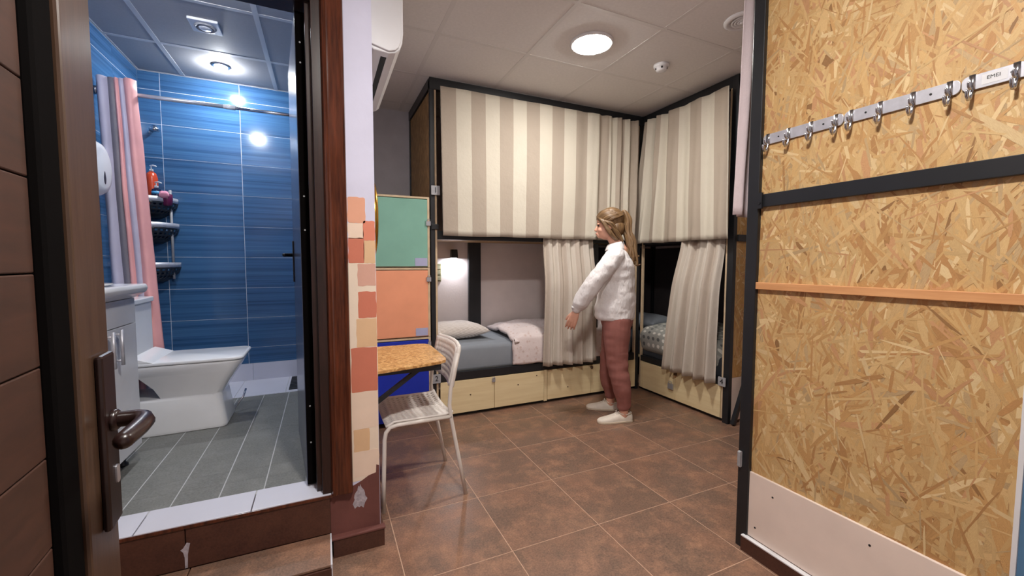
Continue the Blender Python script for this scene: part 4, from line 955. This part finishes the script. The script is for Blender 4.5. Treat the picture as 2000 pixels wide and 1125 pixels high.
# corner caddy with three baskets
o = thing('shower_caddy', 'three tier steel corner caddy with dark perforated baskets', 'shelf', (-1.12, 3.87, 1.4))
MB().tube([(-1.025, BY1-.05, 1.12), (-1.025, BY1-.05, 1.78)], .009, 8).build('pole', 'plate_grey', o, True)
def basket(z, r_):
    mb = MB(); N = 18; c_ = (-1.188, BY1-.008)
    def arc(r, zz): return [(c_[0]+r*cos(-pi/2*k/N), c_[1]+r*sin(-pi/2*k/N), zz) for k in range(N+1)]
    a, b = arc(r_, z+.018), arc(r_, z-.018); mb.v = a+b; mb.f = [(k, k+1, N+2+k, N+1+k) for k in range(N)]
    band = mb.build('band', 'brushed_steel', o, True, fix=False); sd = band.modifiers.new('t', 'SOLIDIFY'); sd.thickness = .003
    mb = MB(); rows = 9
    for j in range(rows+1):
        q = j/rows; mb.v += arc(r_*(1-.55*q*q)-.003, z-.018-.115*q)
    mb.f = [(j*(N+1)+k, j*(N+1)+k+1, (j+1)*(N+1)+k+1, (j+1)*(N+1)+k) for j in range(rows) for k in range(N) if not (1 <= j <= 6 and j % 2 == 1 and k % 2 == 1)]
    bk = mb.build('basket', 'basket_dark', o, True, fix=False); sd = bk.modifiers.new('t', 'SOLIDIFY'); sd.thickness = .003
    fl2 = MB(); fl2.prism([(c_[0], c_[1])]+[(p[0], p[1]) for p in arc(r_*.9, 0)], z-.05, z-.045, 'z').build('tray', 'basket_dark', o)
for z in (1.70, 1.515, 1.225): basket(z, .2)
def bottle(name, label, x, y, z, prof, m, cat='bottle', top=None, lbl=None):
    t_ = thing(name, label, cat, (x, y, z), 0, 'toiletries on the shower caddy' if cat == 'bottle' else None)
    MB().lathe(prof, (x, y, z), 'z', 20).build('body', m, t_, True)
    if lbl: MB().lathe([(lbl[1]+.0006, lbl[2]), (lbl[1]+.0006, lbl[3])], (x, y, z), 'z', 20).build('label_band', lbl[0], t_, True)
    if top:
        h = prof[-1][1]; MB().lathe([(.012, 0), (.012, .015), (.004, .018), (.004, .038)], (x, y, z+h), 'z', 12).tube([(x-.005, y, z+h+.04), (x+.012, y-.01, z+h+.043), (x+.036, y-.03, z+h+.034)], .005, 8, ball=True).build('pump', top, t_, True)
zb = 1.655
bottle('pump_bottle', 'tall orange pump bottle on the top basket', -1.125, 3.885, zb, [(.034, 0), (.036, .01), (.036, .20), (.028, .235), (.012, .25)], 'bottle_orange', top='white_plastic')
bottle('pump_bottle', 'dark navy pump bottle with a light blue band', -1.085, 3.83, zb, [(.027, 0), (.029, .01), (.029, .10), (.026, .115), (.012, .125)], 'bottle_navy', top='white_plastic', lbl=('label_blue', .029, .08, .1))
bottle('plum_cup', 'round plum coloured cup holding a pink sponge', -1.028, 3.835, zb, [(.022, 0), (.03, .01), (.034, .05), (.034, .085), (.031, .085), (.029, .05)], 'cup_plum', 'cup')
weld(pillow((-1.035, 3.80, 1.733), .06, .04, .05, .2, .5), 'sponge', 'sponge_pink', 'pink sponge leaning on the plum cup', 'sponge')
# drain grate in the shower floor
o = thing('drain_grate', 'dark rectangular drain grate in the white shower floor', 'drain', (-.2, 3.74, ZB))
box('tray', (-.262, 3.53, ZB+.0035), (-.152, 3.93, ZB+.006), 'ink', o)
for k in range(9): box('slat', (-.26, 3.535+k*.044, ZB+.006), (-.154, 3.555+k*.044, ZB+.011), 'drain', o)
o = None

# ------------------------------------------------------------------ the person
PC = Vector((2.139, 2.668, 0)); PF = Vector((-.78, .6255, 0)).normalized(); PL = Vector((-.6255, -.78, 0)).normalized()
def W(f_, l_, z_): return PC+PF*f_+PL*l_+Vector((0, 0, z_))
PB = Matrix((PF, PL, (0, 0, 1))).transposed()
person = thing('person', 'person with fair ponytail in white blouse and rust trousers facing the bunk', 'person', tuple(PC))
def limb(mb, pts, n=18):
    """pts: (f, l, z, r) or (f, l, z, ra, rb)"""
    P = [W(*p[:3]) for p in pts]; R_ = [(p[3], p[4] if len(p) > 4 else p[3]) for p in pts]
    # smooth the polyline
    Q, S = [], []
    for i in range(len(P)-1):
        for k in range(4):
            t_ = k/4; p0, p1, p2, p3 = P[max(i-1, 0)], P[i], P[i+1], P[min(i+2, len(P)-1)]
            Q.append(.5*((2*p1)+(p2-p0)*t_+(2*p0-5*p1+4*p2-p3)*t_**2+(3*p1-p0-3*p2+p3)*t_**3))
            S.append(tuple(R_[i][c]+(R_[i+1][c]-R_[i][c])*t_ for c in (0, 1)))
    Q.append(P[-1]); S.append(R_[-1])
    return mb.tube(Q, S, n, ref=tuple(PF), ball=True)
def pell(mb, c, r, tilt=0): return mb.ell(W(*c), r, PB @ Matrix.Rotation(tilt, 3, 'Y'), 22, 16)
def slab(mb, secs, n=36):
    """stacked ellipses: (z, f centre, rf, rl, l centre)"""
    zs_ = []
    rings = []
    for z, fc, rf, rl, lc in secs:
        rings.append([W(fc+rf*cos(2*pi*k/n), lc+rl*sin(2*pi*k/n), z) for k in range(n)])
    return mb.loft(rings)
def fuse(mb, name, m, voxel, smooth=4, parent=person, disp=None):
    o = mb.build(name, m, None, False); r_ = o.modifiers.new('r', 'REMESH'); r_.mode = 'VOXEL'; r_.voxel_size = voxel
    s_ = o.modifiers.new('s', 'SMOOTH'); s_.iterations = smooth; s_.factor = .5
    dg = bpy.context.evaluated_depsgraph_get(); me = bpy.data.meshes.new_from_object(o.evaluated_get(dg))
    bpy.data.objects.remove(o); me.name = name
    if disp:
        new = []
        for c_, n_ in [(v_.co.copy(), v_.normal.copy()) for v_ in me.vertices]: new += (c_+n_*disp(c_)).to_tuple()
        me.vertices.foreach_set('co', new); me.update()
    me.materials.clear(); me.materials.append(MATS[m])
    for p in me.polygons: p.use_smooth = True
    return place(bpy.data.objects.new(name, me), parent)
# body: one continuous surface
b = MB()
HT = math.radians(14)      # head bowed forward
pell(b, (.072, 0, 1.572), (.096, .074, .098), HT)
pell(b, (.100, 0, 1.505), (.068, .058, .075), HT)
pell(b, (.138, 0, 1.468), (.030, .030, .026), HT)            # chin
pell(b, (.160, 0, 1.478), (.016, .021, .013), HT)            # mouth
limb(b, [(.158, 0, 1.545, .009), (.170, 0, 1.522, .010), (.176, 0, 1.508, .0125)], 10)   # nose
for l_ in (-1, 1):
    pell(b, (.066, l_*.076, 1.535), (.020, .010, .032), .3)     # ear
    pell(b, (.143, l_*.034, 1.556), (.022, .022, .010), HT)     # brow
    pell(b, (.128, l_*.040, 1.505), (.026, .018, .022), HT)     # cheek
limb(b, [(-.015, 0, 1.34, .060), (.012, 0, 1.40, .052), (.045, 0, 1.47, .052)])
slab(b, [(.84, 0, .10, .15, 0), (.95, 0, .10, .14, 0), (1.1, 0, .09, .125, 0), (1.25, 0, .095, .15, 0), (1.34, 0, .06, .10, 0)])
def arm(l_, sh, el, wr): limb(b, [(*sh, .048), ((sh[0]+el[0])/2, (sh[1]+el[1])/2, (sh[2]+el[2])/2, .044), (*el, .037), ((el[0]+wr[0])/2, (el[1]+wr[1])/2, (el[2]+wr[2])/2, .034), (*wr, .024)])
arm(1, (.03, .165, 1.30), (.185, .215, 1.075), (.305, .195, .875))
arm(-1, (.03, -.165, 1.30), (.13, -.215, 1.08), (.25, -.15, .965))
def hand(b, w, k, side, d0, spread=1.0):
    """w: wrist, k: knuckle centre (f,l,z); side: +1 left hand; fingers fan in the f direction, curl to the middle"""
    w, k = Vector(w), Vector(k); ax = (k-w).normalized(); ac = Vector((ax.z*-1, 0, ax.x)).normalized()   # across the palm, towards the thumb
    if ac.x < 0: ac = -ac
    inn = Vector((0, -side, 0))
    for q in (-.027, -.009, .009, .027):
        limb(b, [(*(w+ac*q*.5), .013), (*((w+k)/2+ac*q*.85), .0145), (*(k+ac*q), .0115)], 10)
    for q, L, cu in ((-.030, .058, .30), (-.0102, .070, .24), (.0102, .075, .20), (.030, .067, .14)):
        p0 = k+ac*q*1.0; dr_ = (ax+ac*q*2.2*spread).normalized()
        p1 = p0+dr_*L*.45+inn*L*.10; p2 = p1+dr_*L*.30+inn*L*(.14+cu*.3); p3 = p2+dr_*L*.24+inn*L*(.16+cu*.5)
        limb(b, [(*p0, .0105), (*p1, .0088), (*p2, .0078), (*p3, .0068)], 10)
    t0 = w+(k-w)*.25+ac*.022; t1 = w+(k-w)*.70+ac*.043+inn*.010; t2 = w+(k-w)*1.05+ac*.050+inn*.018
    limb(b, [(*t0, .0125), (*t1, .0105), (*t2, .0078)], 10)
hand(b, (.307, .195, .868), (.338, .187, .787), 1, None)
hand(b, (.252, -.148, .96), (.30, -.11, .895), -1, None)
def leg(l_, pts): limb(b, pts)
NH, NTo = Vector((2.183, 2.53, 0)), Vector((1.922, 2.602, 0)); FH, FT = Vector((2.248, 2.772, 0)), Vector((2.033, 2.915, 0))
def toloc(p): d = p-PC; return (d.dot(PF), d.dot(PL))
na = toloc(NH+(NTo-NH).normalized()*.062); fa = toloc(FH+(FT-FH).normalized()*.062)
limb(b, [(0, .085, .88, .085), (.012, .095, .66, .072), (.012, .105, .46, .050), (na[0]+.02, .11, .28, .050), (na[0], na[1], .11, .034), (na[0], na[1], .045, .034)])
limb(b, [(0, -.085, .88, .085), (.04, -.095, .66, .072), (.06, -.11, .46, .050), (fa[0]+.02, fa[1]+.01, .28, .050), (fa[0], fa[1], .11, .034), (fa[0], fa[1], .045, .034)])
for H_, T_ in ((NH, NTo), (FH, FT)):
    a0, a1, a2 = (toloc(H_+(T_-H_)*q) for q in (.22, .55, .82))
    limb(b, [(*a0, .034, .022), (*a1, .030, .020), (*a2, .022, .014)], 12)
body = fuse(b, 'body', 'skin', .0042, 5)
# facial details
for l_ in (-1, 1):
    MB().ell(W(.1535, l_*.031, 1.541), (.010, .012, .0065), PB, 14, 10).build('eye', 'ink', person, True)
    e = MB(); limb(e, [(.158, l_*.018, 1.562, .0034), (.156, l_*.034, 1.566, .0036), (.144, l_*.050, 1.560, .0026)], 8); e.build('eyebrow', 'hair', person, True)
MB().ell(W(.1695, 0, 1.479), (.007, .019, .0055), PB, 14, 8).build('lips', 'lips', person, True)
# trousers
b = MB()
slab(b, [(.70, .0, .10, .145, 0), (.76, .0, .125, .168, 0), (.84, -.002, .132, .176, 0), (.92, .0, .125, .165, 0), (1.0, .0, .115, .15, 0)])
limb(b, [(-.002, .082, .80, .108), (-.002, .090, .68, .104), (-.004, .098, .54, .088), (-.018, .104, .42, .080), (-.046, .112, .27, .070), (na[0]-.002, na[1]-.004, .16, .056), (na[0], na[1], .125, .051)])
limb(b, [(.006, -.082, .80, .105), (.02, -.090, .68, .100), (.044, -.098, .54, .082), (.058, -.106, .42, .074), (.066, -.118, .27, .064), (fa[0], fa[1], .17, .053), (fa[0], fa[1], .135, .049)])
def wr(c):
    z = c.z; k = .5+.5*noise.noise(c*9)
    return .005*noise.noise(Vector((c.x*7, c.y*7, z*22)))*(1.6 if .3 < z < .55 or z < .2 else .6)
tr = fuse(b, 'trousers', 'trousers', .0065, 6, disp=wr)
# blouse
b = MB()
slab(b, [(.795, .018, .146, .180, 0), (.82, .020, .158, .190, 0), (.90, .016, .158, .194, 0), (1.0, .006, .148, .188, 0), (1.1, .0, .136, .182, 0), (1.2, -.004, .126, .188, 0), (1.27, .0, .112, .184, 0), (1.325, .010, .085, .145, 0), (1.365, .016, .064, .082, 0), (1.385, .020, .060, .066, 0)])
limb(b, [(.015, .145, 1.30, .072), (.06, .185, 1.24, .070), (.125, .208, 1.16, .066), (.19, .218, 1.07, .070), (.25, .208, .975, .066), (.288, .198, .915, .052), (.300, .196, .892, .040)])
limb(b, [(.015, -.145, 1.30, .072), (.05, -.185, 1.24, .070), (.09, -.21, 1.16, .066), (.135, -.215, 1.07, .068), (.19, -.19, 1.01, .060), (.235, -.16, .98, .042)])
def wr2(c):
    a = noise.noise(Vector((c.x*6, c.y*6, c.z*15)))+.6*noise.noise(Vector((c.x*14+5, c.y*14, c.z*24)))
    return .0075*a
bl = fuse(b, 'blouse', 'blouse', .0065, 5, disp=wr2)
cb = MB(); cb.tube([W(.299, .196, .905), W(.303, .1955, .886)], [.043, .042], 20, ref=tuple(PF)).build('cuff', 'blouse', bl, True)
co = MB(); n = 28
rings = []
for r0, z0, dz in ((.064, 1.375, .014), (.074, 1.368, .010), (.082, 1.350, .006), (.080, 1.358, .006), (.068, 1.392, .012), (.061, 1.408, .014), (.058, 1.375, .014)):
    rings.append([W(.020+r0*cos(2*pi*k/n), r0*1.08*sin(2*pi*k/n), z0-dz*cos(2*pi*k/n)-.004) for k in range(n)])
co.loft(rings, cap=False).build('collar', 'blouse', bl, True)
# hair: locks combed back from the hairline to a ponytail
hr = MB(); huv = []
def lock(pts, r, n=8):
    P = [W(*p) for p in pts]; Q = []
    for i in range(len(P)-1):
        for k in range(5):
            t_ = k/5; p0, p1, p2, p3 = P[max(i-1, 0)], P[i], P[i+1], P[min(i+2, len(P)-1)]
            Q.append(.5*((2*p1)+(p2-p0)*t_+(2*p0-5*p1+4*p2-p3)*t_**2+(3*p1-p0-3*p2+p3)*t_**3))
    Q.append(P[-1]); m_ = len(Q)-1
    rr = [r*(.55+.45*sin(pi*min(1, (i/m_)*1.6+.1) if i/m_ < .55 else pi*(.5+.42*(i/m_-.55)/.45))) for i in range(m_+1)]
    o0 = len(hr.v); hr.tube(Q, rr, n); tot = len(hr.v)-o0; off = r*997 % 7+len(Q)*.13+P[0].z*31
    for i in range(tot): huv.append((off+(i % n)/n*.25, (i//n)/max(1, m_)*.6+off))
hr.ell(W(.058, 0, 1.588), (.106, .0855, .099), PB @ Matrix.Rotation(HT, 3, 'Y'), 24, 16)
huv += [((i % 24)/24+.3, (i//24)/16) for i in range(len(hr.v))]
o0 = len(hr.v); hr.ell(W(.018, 0, 1.52), (.072, .078, .075), PB, 20, 14); huv += [((i % 20)/20+.7, (i//20)/14) for i in range(len(hr.v)-o0)]
BASE = (-.018, 0, 1.615)
hrn = random.Random(4)
HC = (.064, 0, 1.578)
def on_skull(az, el, k=1.0):     # az 0 = front, pi = back; el from the horizon
    R3 = Matrix.Rotation(HT, 3, 'Y'); v = R3 @ Vector((.107*k*cos(el)*cos(az), .0855*k*cos(el)*sin(az), .104*k*sin(el)))
    return (HC[0]+v.x, HC[1]+v.y, HC[2]+v.z)
for sd_ in (-1, 1):
    for i in range(15):
        q = i/14; az0 = sd_*(.05+q*1.35); el0 = .62-.62*q+hrn.uniform(-.05, .05)
        pts = [on_skull(az0, el0-.10, .98)]
        for t_ in (.25, .5, .75):
            az = az0+(sd_*pi-az0)*t_; el = el0*(1-t_)+.28*t_+sin(pi*t_)*(.42*(1-q)-.05); pts.append(on_skull(az, el, 1.035))
        pts.append(BASE); lock(pts, .0135+hrn.uniform(-.002, .003))
    for i in range(9):      # lower side hair falling behind the ear to the nape
        q = i/8; az0 = sd_*(1.15+q*.35)
        pts = [on_skull(az0-sd_*.35, .12-.10*q, 1.02), on_skull(az0+sd_*.15, -.05-.2*q, 1.05), (.045-.03*q, sd_*(.082-.012*q), 1.525-.02*q), (.01-.03*q, sd_*(.062-.02*q), 1.46-.015*q), (-.02-.015*q, sd_*(.03+.01*q), 1.43-.02*q)]
        lock(pts, .012)
    for i in range(7):      # side hair sweeping over the ear towards the nape
        q = i/6; lock([on_skull(sd_*(.62+.1*q), .42-.12*q, 1.0), (.128-.016*q, sd_*(.078+.002*q), 1.578-.004*q), (.096-.018*q, sd_*.0865, 1.525-.004*q), (.058-.022*q, sd_*.080, 1.465-.006*q), (.02-.02*q, sd_*.055, 1.425)], .0115)
for i in range(24):         # ponytail
    a = hrn.uniform(0, 2*pi); r_ = hrn.uniform(.2, 1)**.5; df, dl_ = r_*cos(a), r_*sin(a); w_ = hrn.uniform(-.012, .012); e_ = hrn.uniform(0, .09)
    lock([BASE, (-.040+.010*df, .012*dl_, 1.645+.008*dl_), (-.072+.026*df, .030*dl_, 1.585), (-.068+.034*df+w_, .036*dl_, 1.50), (-.098+.034*df-w_, .040*dl_+.01, 1.41), (-.108+.036*df+w_*1.5, .040*dl_+.02, 1.31), (-.125+.040*df-w_, .036*dl_+.02, 1.225+e_)], .0115)
lock([(-.10, .03, 1.33), (-.12, .04, 1.25), (-.145, .04, 1.225), (-.172, .045, 1.235)], .006)
me = hr.mesh('hair', 'hair', True); ul = me.uv_layers.new(name='UVMap')
for lp in me.loops: ul.data[lp.index].uv = huv[lp.vertex_index]
ho = place(bpy.data.objects.new('hair', me), person)
MB().lathe([(.016, -.007), (.019, 0), (.016, .007)], W(-.030, 0, 1.628), 'x', 18).build('hair_tie', 'curtain_dark', ho, True)
# shoes
def shoe(H_, T_):
    d = (T_-H_); L = d.length+.012; d.normalize(); sd_ = Vector((-d.y, d.x, 0)); o_ = H_-d*.006
    def P(x, y, z): return o_+d*(x*L)+sd_*y+Vector((0, 0, z))
    prof = [(0, .020, .062), (.03, .030, .070), (.10, .034, .066), (.22, .036, .058), (.34, .0385, .064), (.42, .041, .074), (.55, .044, .062), (.70, .046, .048), (.84, .042, .041), (.93, .033, .035), (.985, .018, .027), (1.0, .008, .020)]
    mb = MB(); n = 18; rings = []
    for x, w, h in prof:
        rings.append([P(x, w*cos(pi*k/(n-1))*(1 if True else 0), .012+(h-.012)*sin(pi*k/(n-1))**.62) for k in range(n)])
    n_ = n; vv = [p for r in rings for p in r]
    mb.add(vv, [(i*n+k, i*n+k+1, (i+1)*n+k+1, (i+1)*n+k) for i in range(len(rings)-1) for k in range(n-1)]+[tuple(range(n)), tuple((len(rings)-1)*n+k for k in range(n-1, -1, -1))])
    up_ = mb.build('shoe', 'shoe_canvas', person, True)
    out = [(x, w+.003) for x, w, h in prof]; poly = [P(x, w, 0) for x, w in out]+[P(x, -w, 0) for x, w in reversed(out)]
    MB().prism([(p.x, p.y) for p in poly], .0, .015, 'z').build('sole', 'shoe_sole', up_, False, .003)
    for k in range(4):
        x = .46+k*.065; h = .0755-.0095*k
        MB().tube([P(x, .020, h-.010), P(x+.012, 0, h+.001), P(x+.024, -.020, h-.012)], .0028, 6).build('lace', 'lace', up_, True)
    MB().tube([P(.44, .004, .078), P(.42, .018, .088), P(.45, .024, .076)], .0022, 6).tube([P(.44, -.004, .078), P(.42, -.018, .088), P(.45, -.024, .076)], .0022, 6).build('lace', 'lace', up_, True)
    rim = [P(x, y, z) for x, y, z in ((.02, .0, .073), (.05, .024, .075), (.18, .032, .063), (.34, .026, .070), (.40, .0, .080), (.34, -.026, .070), (.18, -.032, .063), (.05, -.024, .075), (.02, 0, .073))]
    MB().tube(rim, .0035, 8).build('collar', 'shoe_canvas', up_, True)
    return up_
shoe(NH, NTo); shoe(FH, FT)
